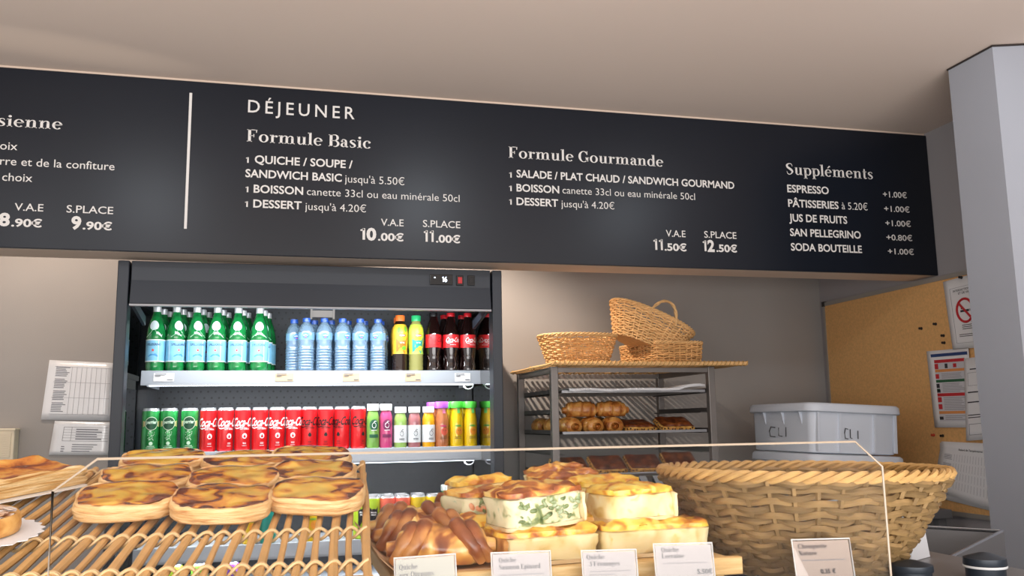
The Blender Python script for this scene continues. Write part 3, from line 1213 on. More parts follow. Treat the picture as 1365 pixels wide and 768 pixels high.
def make_tea(cap, liquid, top, sweep, fruit, dz=0):
    t = thing('iced_tea_bottle', 'iced tea bottle', 'bottle')
    MB().lathe(tea_prof, 28).build('bottle_body', liquid, t)
    MB().lathe([(.0168, .1845), (.0195, .185), (.0195, .204), (.018, .206), (0, .206)], 24).build('cap', cap, t)
    rf = prof_r(tea_prof, .0007)
    zs = [.064, .070, .075, .082, .09, .1, .115, .14, .15, .158, .166, .172]
    MB().lathe([(rf(z), z) for z in zs], 28).build('label_sleeve', top, t)
    m_ = MB()
    wrap_patch(m_, prof_r(tea_prof, .0012), [(-.026, .020), (-.012, .012), (.0, .020), (.012, .012), (.026, .026), (.026, -.022), (.01, -.034), (-.026, -.030)], 0, .099)
    m_.build('label_sweep', sweep, t)
    m_ = MB()
    wrap_patch(m_, prof_r(tea_prof, .0016), ell(.010, .008, 16), .25, .085)
    wrap_patch(m_, prof_r(tea_prof, .0016), ell(.008, .012, 12), -.45, .150)
    wrap_patch(m_, prof_r(tea_prof, .0016), ell(.007, .011, 12), .5, .154)
    m_.build('label_fruit', fruit, t)
    m_ = MB()
    wrap_patch(m_, prof_r(tea_prof, .0019), ell(.0160, .0165, 24), 0, .130)
    m_.build('label_sun', M('sun_yellow', (250, 208, 40), .35), t)
    m_ = MB()
    wrap_patch(m_, prof_r(tea_prof, .0023), ell(.0150, .0052, 20, 3), 0, .131)
    m_.build('label_badge', M('badge_red', (206, 34, 38), .35), t)
    m_ = MB()
    wrap_text(m_, 'Lipton', lambda z: prof_r(tea_prof, .0027)(min(z, .139)), .1286, .0052, .023, bold=.02)
    m_.build('label_lettering', white_ink, t)
    m_ = MB()
    wrap_text(m_, 'ICE TEA', lambda z: prof_r(tea_prof, .0018)(z), .102, .0045, .019, bold=.02)
    m_.build('label_small_lettering', white_ink, t)
    return t


x = rows_x([533, 554.5, 531], YB0, Z1)
orange_c = M('cap_orange', (226, 112, 44), .35)
Kt = Kind(make_tea(orange_c, M('tea_dark', (34, 20, 14), .08, coat=.6), M('label_dark_yellow', (214, 170, 44), .4, vary=.25, vscale=40), M('label_orange', (232, 112, 34), .4), M('leaf_green', (106, 170, 50), .45)))
Kt.put((x[0], YB0, Z1), (0, 0, .2), 'iced tea bottle with orange cap and orange label in the front row', 'iced tea bottles', (.90, .90, 1))
Kt.put((x[2] + .008, YB0 + .068, Z1), (0, 0, .9), 'iced tea bottle with orange cap standing in the second row', 'iced tea bottles', (.90, .90, 1))
t = make_tea(M('cap_green', (40, 172, 104), .35), M('tea_pale', (140, 138, 78), .12, coat=.6), M('label_lime', (170, 208, 70), .4, vary=.2, vscale=40), M('label_teal', (30, 152, 140), .4), M('lemon_yellow', (236, 214, 60), .45))
t.location = (x[1], YB0, Z1)
t.rotation_euler = (0, 0, .2)
t.scale = (.90, .90, 1)
t['label'] = 'iced tea bottle with green cap and lime and teal label'
t['group'] = 'iced tea bottles'

# ---- cola bottles
cola_prof = [(0, .003), (.022, .0), (.0285, .006), (.0295, .016), (.0280, .026), (.0262, .040), (.0275, .056), (.0305, .075), (.0315, .090), (.0316, .128), (.0310, .136), (.0300, .145), (.0262, .163),
             (.0205, .180), (.0160, .192), (.0140, .198), (.0140, .204)]
cola_m = M('cola', (22, 9, 8), .06, coat=.7)


def script_logo(mb, r, z, h, width, th):
    """Flowing script word for the cola cans: slanted lettering with a long tail under the capital."""
    wrap_text(mb, 'Coca-Cola', r, z, h, width, th=th, bold=.022, shear=.32)
    rr = r if not callable(r) else r(z)
    pts = [(-width * .44, -.10 * h), (-width * .30, -.26 * h), (-width * .12, -.14 * h), (width * .10, -.24 * h)]
    vs, fs = _curve([(p[0], p[1]) for p in pts], [h * .04, h * .15, h * .09, h * .02], 6)
    mb.add([(rr * math.sin(x / rr + th), -rr * math.cos(x / rr + th), z + y) for x, y in vs], fs)


def make_cola_bottle(cap, ink):
    t = thing('cola_bottle', 'cola bottle', 'bottle')
    MB().lathe(cola_prof, 28).build('bottle_body', cola_m, t)
    MB().lathe([(.0142, .203), (.0160, .2035), (.0160, .2165), (.0150, .218), (0, .218)], 20).build('cap', cap, t)
    rf = prof_r(cola_prof, .0007)
    MB().lathe([(rf(z), z) for z in (.088, .1, .115, .136)], 28).build('label_sleeve', M('cola_red', (214, 32, 38), .35), t)
    m_ = MB()
    for k in range(1):
        script_logo(m_, .0327, .108, .017, .062, k * PI)
    m_.build('label_lettering', ink, t)
    m_ = MB()
    for k in range(1):
        wrap_patch(m_, lambda z: .0326, rect(.013, .0008, 3), k * PI, .098)
    m_.build('label_rule', ink, t)
    m_ = MB()
    for a in [PI * 2 * i / 5 for i in range(5)]:
        pts = []
        for i in range(9):
            u = i / 8
            z = .004 + .055 * u
            aa = a + .35 * math.sin(u * PI)
            r_ = prof_r(cola_prof, .0003)(z)
            pts.append((r_ * math.sin(aa), -r_ * math.cos(aa), z))
        m_.tube(pts, .0009, 5)
    m_.build('moulded_ridge', M('cola_ridge', (84, 60, 56), .1, coat=.5), t)
    return t


cred = M('cap_red', (186, 24, 34), .35)
xs = rows_x([578, 601.3, 624], YB0, Z1)
tb = make_cola_bottle(M('cap_black', (26, 24, 26), .35), M('ink_dark_red', (120, 16, 24), .4))
tb.location = (xs[0], YB0, Z1)
tb.rotation_euler = (0, 0, .15)
tb['label'] = 'cola bottle with black cap and dark red lettering on its red label'
tb['group'] = 'cola bottles'
tb.scale = (.94, .94, 1)
Kc = Kind(make_cola_bottle(cred, white_ink))
Kc.put((xs[1], YB0, Z1), (0, 0, .1), 'cola bottle with red cap and white lettering next to the black capped one', 'cola bottles', (.94, .94, 1))
Kc.put((xs[2], YB0, Z1), (0, 0, .42), 'cola bottle with red cap and white lettering next to the glass side', 'cola bottles', (.94, .94, 1))
Kc.put((xs[1] - .012, YB0 + .07, Z1), (0, 0, 1.0), 'cola bottle with red cap standing behind the middle one of the front row', 'cola bottles', (.94, .94, 1))
Kc.put((xs[2] - .009, YB0 + .07, Z1), (0, 0, 1.4), 'cola bottle with red cap standing behind the one next to the glass side', 'cola bottles', (.94, .94, 1))

# ---- slim cans
can_silver = M('can_silver', (196, 198, 202), .28, .8)


def can_body(t, r, h, mat, top=can_silver):
    MB().lathe([(.0, .003), (r * .74, .0015), (r * .80, 0), (r * .86, .002), (r * .98, .008), (r, .012), (r, h - .014), (r * .97, h - .009)], 28).build('can_body', mat, t)
    MB().lathe([(r * .97, h - .009), (r * .86, h - .003), (r * .86, h), (r * .80, h), (r * .78, h - .004), (0, h - .004)], 28).build('can_end', top, t)
    m_ = MB()
    m_.tube([(.006 * math.cos(a), -.004 + .010 * math.sin(a), h - .0025) for a in [2 * PI * i / 10 for i in range(10)]], .0014, 5, closed=True)
    m_.build('pull_tab', top, t)


def make_cola_can(ink, flame_bg):
    t = thing('cola_can', 'cola can', 'can')
    r, h = .0288, .150
    can_body(t, r, h, M('can_red', (216, 26, 32), .28, .25, coat=.3))
    m_ = MB()
    for k in range(1):
        script_logo(m_, r + .0006, .086, .028, .098, k * PI)
    m_.build('script_lettering', ink, t)
    m_ = MB()
    for k in range(1):
        wrap_text(m_, 'GOÛT ORIGINAL' if flame_bg else 'ZERO SUCRES', r + .0006, .0745, .0042, .034, th=k * PI, bold=.03)
        for dz in (.030, .0265, .020):
            wrap_patch(m_, lambda z: r + .0006, rect(.006 if dz > .025 else .008, .0006, 3), k * PI, dz)
    m_.build('small_lettering', ink, t)
    m_ = MB()
    for k in range(1):
        if flame_bg:
            wrap_patch(m_, lambda z: r + .0007, ell(.0085, .0092, 22), k * PI, .053)
        else:
            wrap_patch(m_, lambda z: r + .0007, [(-.004, -.006), (.004, -.006), (.0065, -.001), (.004, .005), (0, .0085), (-.004, .005), (-.0065, -.001)], k * PI, .053)
    m_.build('round_emblem' if flame_bg else 'flame_emblem', ink, t)
    if flame_bg:
        m_ = MB()
        for k in range(1):
            wrap_patch(m_, lambda z: r + .0011, [(-.0035, -.005), (.0035, -.005), (.0045, -.001), (.002, .003), (0, .007), (-.002, .003), (-.0045, -.001)], k * PI, .052)
        m_.build('flame', MATS['can_red'], t)
    return t


Z2 = ZSH[1]
Kr = Kind(make_cola_can(white_ink, True))
for i, x in enumerate(rows_x([276.5, 299.6, 322.7, 345.6, 368.5, 391], YB0, Z2)):
    Kr.put((x, YB0, Z2), (0, 0, [.28, .55, .30, .32, .12, -.1][i]), 'red cola can with white script, %s from the green cans' % ORD[i], 'red cola cans with white script', (.96, .96, 1))
Kz = Kind(make_cola_can(black_ink, False))
for i, x in enumerate(rows_x([411.8, 433.5, 455.2, 477.2], YB0, Z2)):
    Kz.put((x, YB0, Z2), (0, 0, [.05, .0, -.5, .6][i]), 'red cola can with black script, %s' % ['beside the last white script can', 'second of the four black script cans', 'third of the four black script cans', 'beside the small green juice'][i],
           'red cola cans with black script', (.96, .96, 1))


def make_perrier_can():
    t = thing('sparkling_water_can', 'green can', 'can')
    r, h = .0288, .150
    can_body(t, r, h, M('can_green', (44, 142, 72), .25, .35, coat=.4, vary=.35, vscale=26))
    m_ = MB()
    wrap_patch(m_, lambda z: r + .0004, rect(.030, .010, 4), 0, .098)
    m_.build('ribbon', M('ribbon_tan', (190, 178, 120), .4), t)
    m_ = MB()
    wrap_patch(m_, lambda z: r + .0007, ell(.0215, .0225, 28), 0, .099)
    m_.build('medal_ring', M('ring_pale', (196, 214, 186), .4), t)
    m_ = MB()
    wrap_patch(m_, lambda z: r + .0010, ell(.0195, .0205, 28), 0, .099)
    m_.build('medal', M('medal_green', (16, 70, 44), .4), t)
    m_ = MB()
    wrap_text(m_, 'perrier', r + .0014, .0985, .011, .034, bold=.03)
    wrap_patch(m_, lambda z: r + .0006, ell(.006, .006, 12), 0, .033)
    for i in range(26):
        wrap_patch(m_, lambda z: r + .0006, ell(.0011, .0016, 6), random.uniform(-.35, .35), random.uniform(.044, .075))
    for dz, w_ in ((.024, .012), (.019, .015), (.014, .014)):
        wrap_patch(m_, lambda z: r + .0006, rect(w_, .0009, 3), 0, dz)
    m_.build('can_print', M('print_pale_green', (196, 222, 196), .4), t)
    return t


Kg = Kind(make_perrier_can())
for i, x in enumerate(rows_x([199.5, 223.8, 251.5], YB0, Z2)):
    Kg.put((x, YB0, Z2), (0, 0, [.22, .1, .04][i]), 'green sparkling water can with round medal, %s' % ['nearest the glass side', 'middle one of three', 'next to the red cans'][i], 'green sparkling water cans')

# ---- small juice bottles
jp = [(0, .002), (.018, 0), (.0225, .004), (.0232, .02), (.0232, .092), (.0225, .104), (.0190, .118), (.0165, .125), (.0165, .13)]


def make_juice(liquid, wrap, ink, h=1.0):
    t = thing('juice_bottle', 'juice', 'bottle')
    MB().lathe(jp, 24).build('bottle_body', liquid, t)
    MB().lathe([(.0168, .126), (.0208, .1265), (.0208, .146), (.0195, .148), (0, .148)], 24).build('cap', M('cap_white', (232, 234, 234), .35), t)
    if wrap:
        MB().lathe([(.0238, .020), (.0238, .082)], 24).build('label_sleeve', wrap, t)
    else:
        m_ = MB()
        wrap_patch(m_, lambda z: .0238, ell(.0165, .0185, 24), 0, .078)
        m_.build('round_label', ink, t)
        m_ = MB()
        wrap_patch(m_, lambda z: .0238, rect(.017, .0055, 4), 0, .042)
        m_.build('label_bar', ink, t)
    m_ = MB()
    ic = ink if wrap else white_ink
    pts = [(.0242 * math.sin(a / .0242), -.0242 * math.cos(a / .0242), zz) for a, zz in [(.007 * math.cos(2 * PI * i / 14), (.052 if wrap else .077) + .0085 * math.sin(2 * PI * i / 14)) for i in range(14)]]
    m_.tube(pts, .0007, 4, closed=True)
    m_.tube([(.0243 * math.sin(a), -.0243 * math.cos(a), zz) for a, zz in ((-.05, (.061 if wrap else .086)), (.1, (.067 if wrap else .091)), (.3, (.066 if wrap else .09)))], .0008, 4)
    for dz in ((.034, .030) if wrap else (.061,)):
        wrap_patch(m_, lambda z: .0242, rect(.010, .0009, 3), 0, dz)
    m_.build('fruit_drawing', ic, t)
    return t


juices = [(496.8, (112, 160, 74), None, (34, 92, 62), 'green juice bottle with round dark label and white cap', .004),
          (514.2, (190, 66, 116), None, (120, 40, 84), 'pink juice bottle with round plum label and white cap', .006),
          (533.6, (142, 176, 92), label_white, (52, 62, 72), 'pale green juice bottle with white label and white cap', 0),
          (552.2, (158, 100, 104), label_white, (52, 62, 72), 'dusty rose smoothie bottle with white label and white cap', 0),
          (571.2, (228, 166, 28), label_white, (52, 62, 72), 'amber juice bottle with white label and white cap', 0)]
for px, c, wr, ic, lab, dz in juices:
    nm = 'juice_%d_%d' % (c[0], c[1])
    t = make_juice(M(nm, c, .12, coat=.6), wr, M('juice_ink_%d_%d' % ic[:2], ic, .5))
    x = rows_x([px], YB0 - .008, Z2)[0]
    t.location = (x, YB0 - .008, Z2)
    t.rotation_euler = (0, 0, .1 if px < 560 else .3)
    t.scale = (1, 1, 1.06 if dz else .985)
    t['label'] = lab
    t['group'] = 'small juice bottles with white caps'
op = [(0, .002), (.019, 0), (.0245, .004), (.0250, .02), (.0250, .085), (.0240, .100), (.0205, .118), (.0195, .128), (.0195, .140)]


def make_orange(liquid, cap, fruit, leaf):
    t = thing('fruit_juice_bottle', 'juice', 'bottle')
    MB().lathe(op, 26).build('bottle_body', liquid, t)
    MB().lathe([(.0200, .139), (.0240, .140), (.0250, .161), (.0240, .163), (0, .163)], 24).build('cap', cap, t)
    m_ = MB()
    wrap_patch(m_, prof_r(op, .0012), rect(.0055, .020, 4), .25, .141)
    m_.build('seal_tab', M('seal_' + cap.name, tuple(min(255, int(v)) for v in ((120, 220, 110) if 'green' in cap.name else (232, 130, 170))), .4), t)
    m_ = MB()
    wrap_patch(m_, lambda z: .0256, ell(.0135, .0135, 20), .25, .056)
    m_.build('fruit_print', fruit, t)
    m_ = MB()
    wrap_patch(m_, lambda z: .0259, ell(.0016, .002, 8), .12, .060)
    wrap_patch(m_, lambda z: .0259, ell(.0016, .002, 8), .42, .060)
    for dz in (.036, .031):
        wrap_patch(m_, lambda z: .0256, rect(.013, .0008, 3), .1, dz)
    m_.build('dark_print', M('ink_brown', (92, 62, 22), .5), t)
    m_ = MB()
    wrap_patch(m_, lambda z: .0257, ell(.013, .0032, 14), .1, .076)
    m_.build('leaf_print', leaf, t)
    return t


cpur, cgrn = M('cap_purple', (150, 74, 176), .35), M('cap_green_bright', (76, 196, 62), .35)
leafm = MATS['leaf_green']
Kpe = Kind(make_orange(M('juice_peach', (176, 106, 66), .12, coat=.6), cpur, M('peach_print', (216, 92, 70), .45), M('pink_leaf', (206, 70, 110), .45)))
Kor = Kind(make_orange(M('juice_orange', (226, 186, 20), .12, coat=.6), cgrn, M('orange_print', (240, 150, 40), .45), leafm))
xa = rows_x([589, 608.5, 627.2], YB0 - .006, Z2)
Kpe.put((xa[0], YB0 - .006, Z2), (0, 0, 0), 'peach coloured juice bottle with purple cap in the front row', 'tall fruit juice bottles')
Kpe.put((xa[0] - .022, YB0 + .052, Z2), (0, 0, .4), 'juice bottle with purple cap half hidden in the second row', 'tall fruit juice bottles')
Kor.put((xa[1], YB0 - .006, Z2), (0, 0, 0), 'yellow orange juice bottle with green cap beside the purple capped one', 'tall fruit juice bottles')
Kor.put((xa[2], YB0 - .006, Z2), (0, 0, .05), 'yellow orange juice bottle with green cap nearest the glass side', 'tall fruit juice bottles')
Kor.put((xa[1] - .02, YB0 + .052, Z2), (0, 0, .3), 'orange juice bottle with green cap behind, between the purple cap and the first green cap', 'tall fruit juice bottles')
Kor.put((xa[2] - .018, YB0 + .052, Z2), (0, 0, .3), 'orange juice bottle with green cap behind, between the two front green caps', 'tall fruit juice bottles')

# ---- third shelf
Z3 = ZSH[2]


def make_soda(top, low, kind):
    t = thing('soda_can', 'soda', 'can')
    r, h = .0275, .146
    can_body(t, r, h, top)
    m_ = MB()
    if kind == 'star':
        wrap_patch(m_, lambda z: r + .0005, [(-.027, .018), (-.014, .028), (0, .031), (.014, .028), (.027, .018), (.027, -.045), (-.027, -.045)], 0, .058)
        m_.build('dark_label', low, t)
        m_ = MB()
        wrap_patch(m_, lambda z: r + .0010, star(.0085), 0, .066)
        m_.build('star_emblem', M('star_copper', (212, 150, 132), .35), t)
        m_ = MB()
        for dz, w_ in ((.050, .020), (.044, .014), (.024, .016)):
            wrap_patch(m_, lambda z: r + .0010, rect(w_, .0012, 3), 0, dz)
        m_.build('label_print', M('print_grey', (150, 152, 170), .4), t)
    else:
        wrap_patch(m_, lambda z: r + .0005, [(-.015, .030), (-.006, .022), (.0, .026), (.008, .022), (.015, .034), (.015, -.055), (-.015, -.055)], 0, .078)
        m_.build('dark_label', low, t)
        m_ = MB()
        wrap_text(m_, 'Minute', r + .0010, .088, .0055, .020, bold=.03)
        wrap_text(m_, 'Maid', r + .0010, .080, .0055, .016, bold=.03)
        m_.build('label_print', white_ink, t)
    return t


deep = M('label_midnight', (30, 32, 62), .4)
Kl = Kind(make_soda(M('can_lime', (176, 206, 44), .3, .2), black_ink, 'maid'))
Ko = Kind(make_soda(M('can_coral', (222, 100, 78), .3, .2), deep, 'star'))
Ky = Kind(make_soda(M('can_yellow', (214, 184, 26), .3, .2), deep, 'star'))
YC = YB0 - .01
for K_, px, dx, dy, lab in ((Kl, 496, 0, 0, 'lime can with black label at the front'), (Kl, 481, 0, .02, 'lime can mostly hidden by the custard flans'),
                            (Kl, 498, 0, .062, 'lime can behind the front lime can'), (Ko, 516, 0, 0, 'coral can with dark star label beside the lime can'),
                            (Ko, 536.5, 0, 0, 'coral can with dark star label beside the yellow cans'), (Ko, 515, 0, .062, 'coral can behind the one beside the lime can'),
                            (Ko, 534, 0, .062, 'coral can behind the one beside the yellow cans'), (Ky, 557, 0, 0, 'yellow can with dark star label beside the coral cans'),
                            (Ky, 577.5, 0, 0, 'yellow can with dark star label beside the green glass bottles'), (Ky, 556, 0, .062, 'yellow can in the second row')):
    x = rows_x([px], YC + dy, Z3)[0]
    K_.put((x + dx, YC + dy, Z3), (0, 0, .1), lab, 'small soda cans on the third fridge shelf')


def make_green_glass():
    t = thing('green_glass_bottle', 'green glass bottle', 'bottle')
    pr = [(0, .003), (.022, 0), (.0265, .006), (.0270, .06), (.0245, .085), (.0180, .112), (.0125, .138), (.0115, .16), (.0125, .166)]
    MB().lathe(pr, 22).build('bottle_body', green_pet, t)
    MB().lathe([(.0128, .150), (.0140, .151), (.0142, .170), (.0125, .172), (0, .172)], 18).build('cap', M('cap_foil', (206, 212, 208), .3, .5), t)
    m_ = MB()
    wrap_patch(m_, prof_r(pr, .0008), ell(.012, .014, 16), 0, .052)
    m_.build('label', label_white, t)
    return t


Kgg = Kind(make_green_glass())
for px, dy, lab in ((598.5, 0, 'green glass bottle with silver cap in front'), (593, .06, 'green glass bottle with silver cap just behind the front one'), (616, .07, 'green glass bottle with silver cap behind the yellow quiche piece')):
    x = rows_x([px], YC + dy, Z3)[0]
    Kgg.put((x, YC + dy, Z3), (0, 0, .2), lab, 'green glass bottles on the third fridge shelf')
# drinks glimpsed between the canes of the display board
for K_, px, lab in ((Kor, 333, 'yellow juice bottle seen between the canes'), (Kor, 414, 'yellow juice bottle seen between the right hand canes')):
    x = rows_x([px], YC, Z3)[0]
    K_.put((x, YC, Z3), (0, 0, .2), lab, 'drinks seen through the canes')
for px, c, lab, Zs, hh in ((357, (20, 140, 128), 'teal can seen between the canes', Z3, 1), (307, (120, 66, 170), 'purple can on the bottom shelf seen between the canes', ZSH[3], .76),
                           (266, (110, 176, 60), 'grass green can on the bottom shelf seen between the canes', ZSH[3], .76), (232, (176, 206, 44), 'pale lime can on the bottom shelf seen between the canes', ZSH[3], .76)):
    t = thing('soda_can', lab, 'can', (rows_x([px], YC, Zs)[0], YC, Zs), group='drinks seen through the canes')
    can_body(t, .0275, .146, M('can_%d_%d' % c[:2], c, .3, .2))
    t.scale = (1, 1, .5 if hh < 1 else 1)

# ================================================================== wicker
wick_gold = M('wicker_golden', (228, 182, 124), .55, island=.22, vary=.12, vscale=60, spec=.35)
wick_honey = M('wicker_honey', (214, 164, 106), .55, island=.25, vary=.12, vscale=60, spec=.35)
wick_brown = M('wicker_natural', (142, 114, 74), .5, island=.34, vary=.16, vscale=70, spec=.4)
wick_rim = M('wicker_rim', (186, 148, 92), .5, island=.15, vary=.14, vscale=60, spec=.4)


def sup(u, a, b, p):
    c, s_ = math.cos(u), math.sin(u)
    return a * math.copysign(abs(c) ** (2 / p), c), b * math.copysign(abs(s_) ** (2 / p), s_)


def basket(t, a0, b0, a1, b1, H, p, rows, stakes, rw, mat, rim_mat, rim_r, amp=None, flare=1.0, wob=0.0, pair=1, handles=None, close=True):
    """A woven basket: wavy weavers going in front of and behind upright stakes, a twisted rim and a woven base."""
    amp = amp or rw * .9

    def dims(h):
        k = h ** flare
        return a0 + (a1 - a0) * k, b0 + (b1 - b0) * k
    # even arc spacing
    us = []
    N = 720
    L = [0.0]
    q = [sup(2 * PI * i / N, a1, b1, p) for i in range(N + 1)]
    for i in range(N):
        L.append(L[-1] + math.hypot(q[i + 1][0] - q[i][0], q[i + 1][1] - q[i][1]))

    def u_at(f):
        tgt = (f % 1.0) * L[-1]
        lo_, hi_ = 0, N
        while hi_ - lo_ > 1:
            m = (lo_ + hi_) // 2
            if L[m] <= tgt:
                lo_ = m
            else:
                hi_ = m
        return 2 * PI * (lo_ + (tgt - L[lo_]) / max(1e-9, L[hi_] - L[lo_])) / N
    S_ = stakes * 4
    uu = [u_at(i / S_) for i in range(S_)]
    wv = MB()
    for r in range(rows):
        h = (r + .5) / rows
        a, b = dims(h)
        rr = rw * random.uniform(.88, 1.1)
        pts = []
        for i in range(S_):
            x, y = sup(uu[i], a, b, p)
            l = math.hypot(x, y)
            ph = math.cos(PI * i / 4 + PI * (r // pair % 2))
            k = 1 + amp * ph / l
            dz = wob * math.sin(i * .37 + r * 1.9) + (rw * .35 * math.sin(PI * i / 4 + 1.2) if wob else 0)
            pts.append((x * k, y * k, h * H + dz))
        wv.tube(pts, rr, 6, closed=True)
    wv.build('woven_wall', mat, t)
    sk = MB()
    for s_ in range(stakes):
        u = uu[s_ * 4]
        pts = []
        for j in range(5):
            h = j / 4
            a, b = dims(h)
            x, y = sup(u, a, b, p)
            pts.append((x, y, h * H))
        sk.tube(pts, rw * .75, 5)
    sk.build('upright_canes', mat, t)
    rm = MB()
    strands = 3
    turns = max(10, int(L[-1] / (rim_r * 9)))
    M_ = turns * 8
    for s_ in range(strands):
        pts = []
        for i in range(M_):
            u = u_at(i / M_)
            x, y = sup(u, a1, b1, p)
            l = math.hypot(x, y)
            a_ = 2 * PI * (turns * i / M_ + s_ / strands)
            k = 1 + rim_r * .75 * math.cos(a_) / l
            pts.append((x * k, y * k, H + rim_r * .6 + rim_r * .75 * math.sin(a_)))
        rm.tube(pts, rim_r * .62, 6, closed=True)
    rm.build('twisted_rim', rim_mat, t)
    bs = MB()
    n = 40
    poly = [sup(2 * PI * i / n, a0, b0, p) for i in range(n)]
    bs.prism([(x, y, .001) for x, y in poly], (0, 0, rw * 1.2))
    pts = []
    for i in range(0, int(220)):
        f = i / 220
        x, y = sup(f * 2 * PI * 7, a0 * (1 - f * .97), b0 * (1 - f * .97), p)
        pts.append((x, y, rw * 1.6 + rw * .5 * math.cos(i * 1.7)))
    bs.tube(pts, rw * .9, 5)
    bs.build('woven_base', mat, t)
    if handles:
        for (u0, u1, hh, hr) in handles:
            hd = MB()
            for s_ in range(2):
                pts = []
                for i in range(17):
                    f = i / 16
                    u = u0 + (u1 - u0) * f
                    x, y = sup(u, a1, b1, p)
                    z = H - .02 + (hh + .02) * math.sin(PI * f) ** .6
                    a_ = f * 18 + s_ * PI
                    pts.append((x + hr * .45 * math.cos(a_), y + hr * .45 * math.sin(a_), z))
                hd.tube(pts, hr * .75, 7)
            hd.build('handle', rim_mat, t)
    return t


def cane_board(t, nx, x0, x1, y0, y1, rods_m, bind_m, rr, bands, wrap_r=.0017, vary=True):
    """A mat of parallel canes (along y) laced together with a crossing band every so often."""
    rods = MB()
    xs = []
    for i in range(nx):
        x = x0 + (x1 - x0) * i / (nx - 1) + (random.uniform(-.0012, .0012) if vary else 0)
        xs.append(x)
        r0 = rr * random.uniform(.82, 1.15)
        pts, rad = [], []
        ph = random.random() * 9
        for j in range(13):
            f = j / 12
            pts.append((x + .0012 * math.sin(ph + f * 9), y0 + (y1 - y0) * f, .0007 * math.sin(ph * 2 + f * 14)))
            rad.append(r0 * (1 + .07 * math.sin(ph * 3 + f * 17)))
        rods.tube(pts, rad, 8)
    rods.build('canes', rods_m, t)
    for y in bands:
        bd = MB()
        for sg in (1, -1):
            pts = []
            for i in range(nx * 6 - 5):
                k = i / 6
                i0 = min(nx - 2, int(k))
                x = xs[i0] + (xs[i0 + 1] - xs[i0]) * (k - i0)
                z = (rr + wrap_r) * math.cos(PI * k) * sg
                pts.append((x, y + sg * .0048 * math.sin(PI * k + .4), z))
            bd.tube(pts, wrap_r, 6)
            pts = [(px_, py_ + .0034, pz_ * .97) for px_, py_, pz_ in pts]
            bd.tube(pts, wrap_r, 6)
        bd.build('lacing', bind_m, t)
    return t


# ================================================================== bakery rack by the wall
steel_m = M('rack_steel', (128, 122, 118), .42, .55, vary=.08, vscale=14)
steel_dark = M('rack_steel_dark', (86, 82, 80), .45, .55)
tray_m = M('tray_alu', (150, 150, 152), .35, .7)
YR0, YR1 = 3.0, 3.46
xl, xr = at(738, 500, YR0).x, at(946.5, 500, YR0).x
zr = at(840, 489, YR0).z
zlev = [at(840, y, YR0).z for y in (519.5, 546, 573.5, 600, 629)]
rack = thing('bakery_rack', 'grey steel tray rack standing against the back wall beside the fridge', 'rack', ((xl + xr) / 2, (YR0 + YR1) / 2, 0))
hw, hd_ = (xr - xl) / 2, (YR1 - YR0) / 2
for sx in (-1, 1):
    for sy in (-1, 1):
        MB().box((sx * hw - .013, sy * hd_ - .013, 0), (sx * hw + .013, sy * hd_ + .013, zr)).build('upright', steel_m, rack, smooth=False, bevel=.002)
for sx in (-1, 1):
    MB().box((sx * hw - .010, -hd_, zr - .022), (sx * hw + .010, hd_, zr - .002)).build('top_rail', steel_m, rack, smooth=False)
    for z in zlev + [zlev[-1] - .07 * k for k in (1, 2, 3, 4, 5)]:
        m_ = MB()
        m_.box((sx * hw - .002 - sx * .012, -hd_ + .013, z - .014), (sx * hw + .002 - sx * .012, hd_ - .013, z + .004))
        m_.box((min(sx * hw - sx * .010, sx * hw - sx * .038), -hd_ + .013, z - .014), (max(sx * hw - sx * .010, sx * hw - sx * .038), hd_ - .013, z - .011))
        m_.build('tray_rail', steel_dark, rack, smooth=False)
for sy in (-1, 1):
    MB().box((-hw, sy * hd_ - .008, zr - .020), (hw, sy * hd_ + .008, zr - .004)).build('cross_bar', steel_m, rack, smooth=False)


def tray(z, lab):
    t = thing('baking_tray', lab, 'tray', ((xl + xr) / 2, (YR0 + YR1) / 2, z - .0105), group=None)
    a, b = hw - .028, hd_ + .006
    m_ = MB()
    m_.box((-a, -b, 0), (a, b, .0015))
    m_.build('tray_sheet', tray_m, t, smooth=False)
    for lo, hi in (((-a, -b - .002, 0), (a, -b, .009)), ((-a, b, 0), (a, b + .002, .009)), ((-a - .002, -b, 0), (-a, b, .009)), ((a, -b, 0), (a + .002, b, .009))):
        MB().box(lo, hi).build('tray_edge', tray_m, t, smooth=False)
    return t


tray(zlev[0], 'topmost flat baking tray of the rack, holding white paper')
tray(zlev[2], 'middle baking tray of the rack, holding rolled pastries and slabs')
tray(zlev[4], 'lowest visible baking tray of the rack, holding chocolate slabs only')
# sheets of white baking paper on the top tray
pp = MB()
nx, ny = 26, 6
vs = []
for j in range(ny):
    for i in range(nx):
        f, g = i / (nx - 1), j / (ny - 1)
        z = .003 * noise.noise(Vector((f * 7, g * 3, 1.3))) + .003
        if f > .8:
            z += .016 * math.sin((f - .8) / .2 * PI * .75) * (1 - .5 * g)
        vs.append((-.25 + .52 * f, -.245 + .40 * g, z))
pp.add(vs, [(j * nx + i, j * nx + i + 1, (j + 1) * nx + i + 1, (j + 1) * nx + i) for j in range(ny - 1) for i in range(nx - 1)])
fr0 = len(pp.v)
pp.add([(v[0], -.2455, v[2]) for v in vs[:nx]] + [(v[0], -.247 - .003 * math.sin(i), v[2] - .010 - .003 * noise.noise(Vector((i * .5, 0, 0)))) for i, v in enumerate(vs[:nx])],
       [(i, i + 1, nx + i + 1, nx + i) for i in range(nx - 1)])
o = pp.build('baking_paper', M('baking_paper_white', (214, 214, 216), .6), None)
o.location = ((xl + xr) / 2, (YR0 + YR1) / 2, zlev[0] + .002)
sm = o.modifiers.new('thickness', 'SOLIDIFY')
sm.thickness = .0008
tag(o, 'crumpled white baking paper hanging over the front of the top rack tray', 'paper')

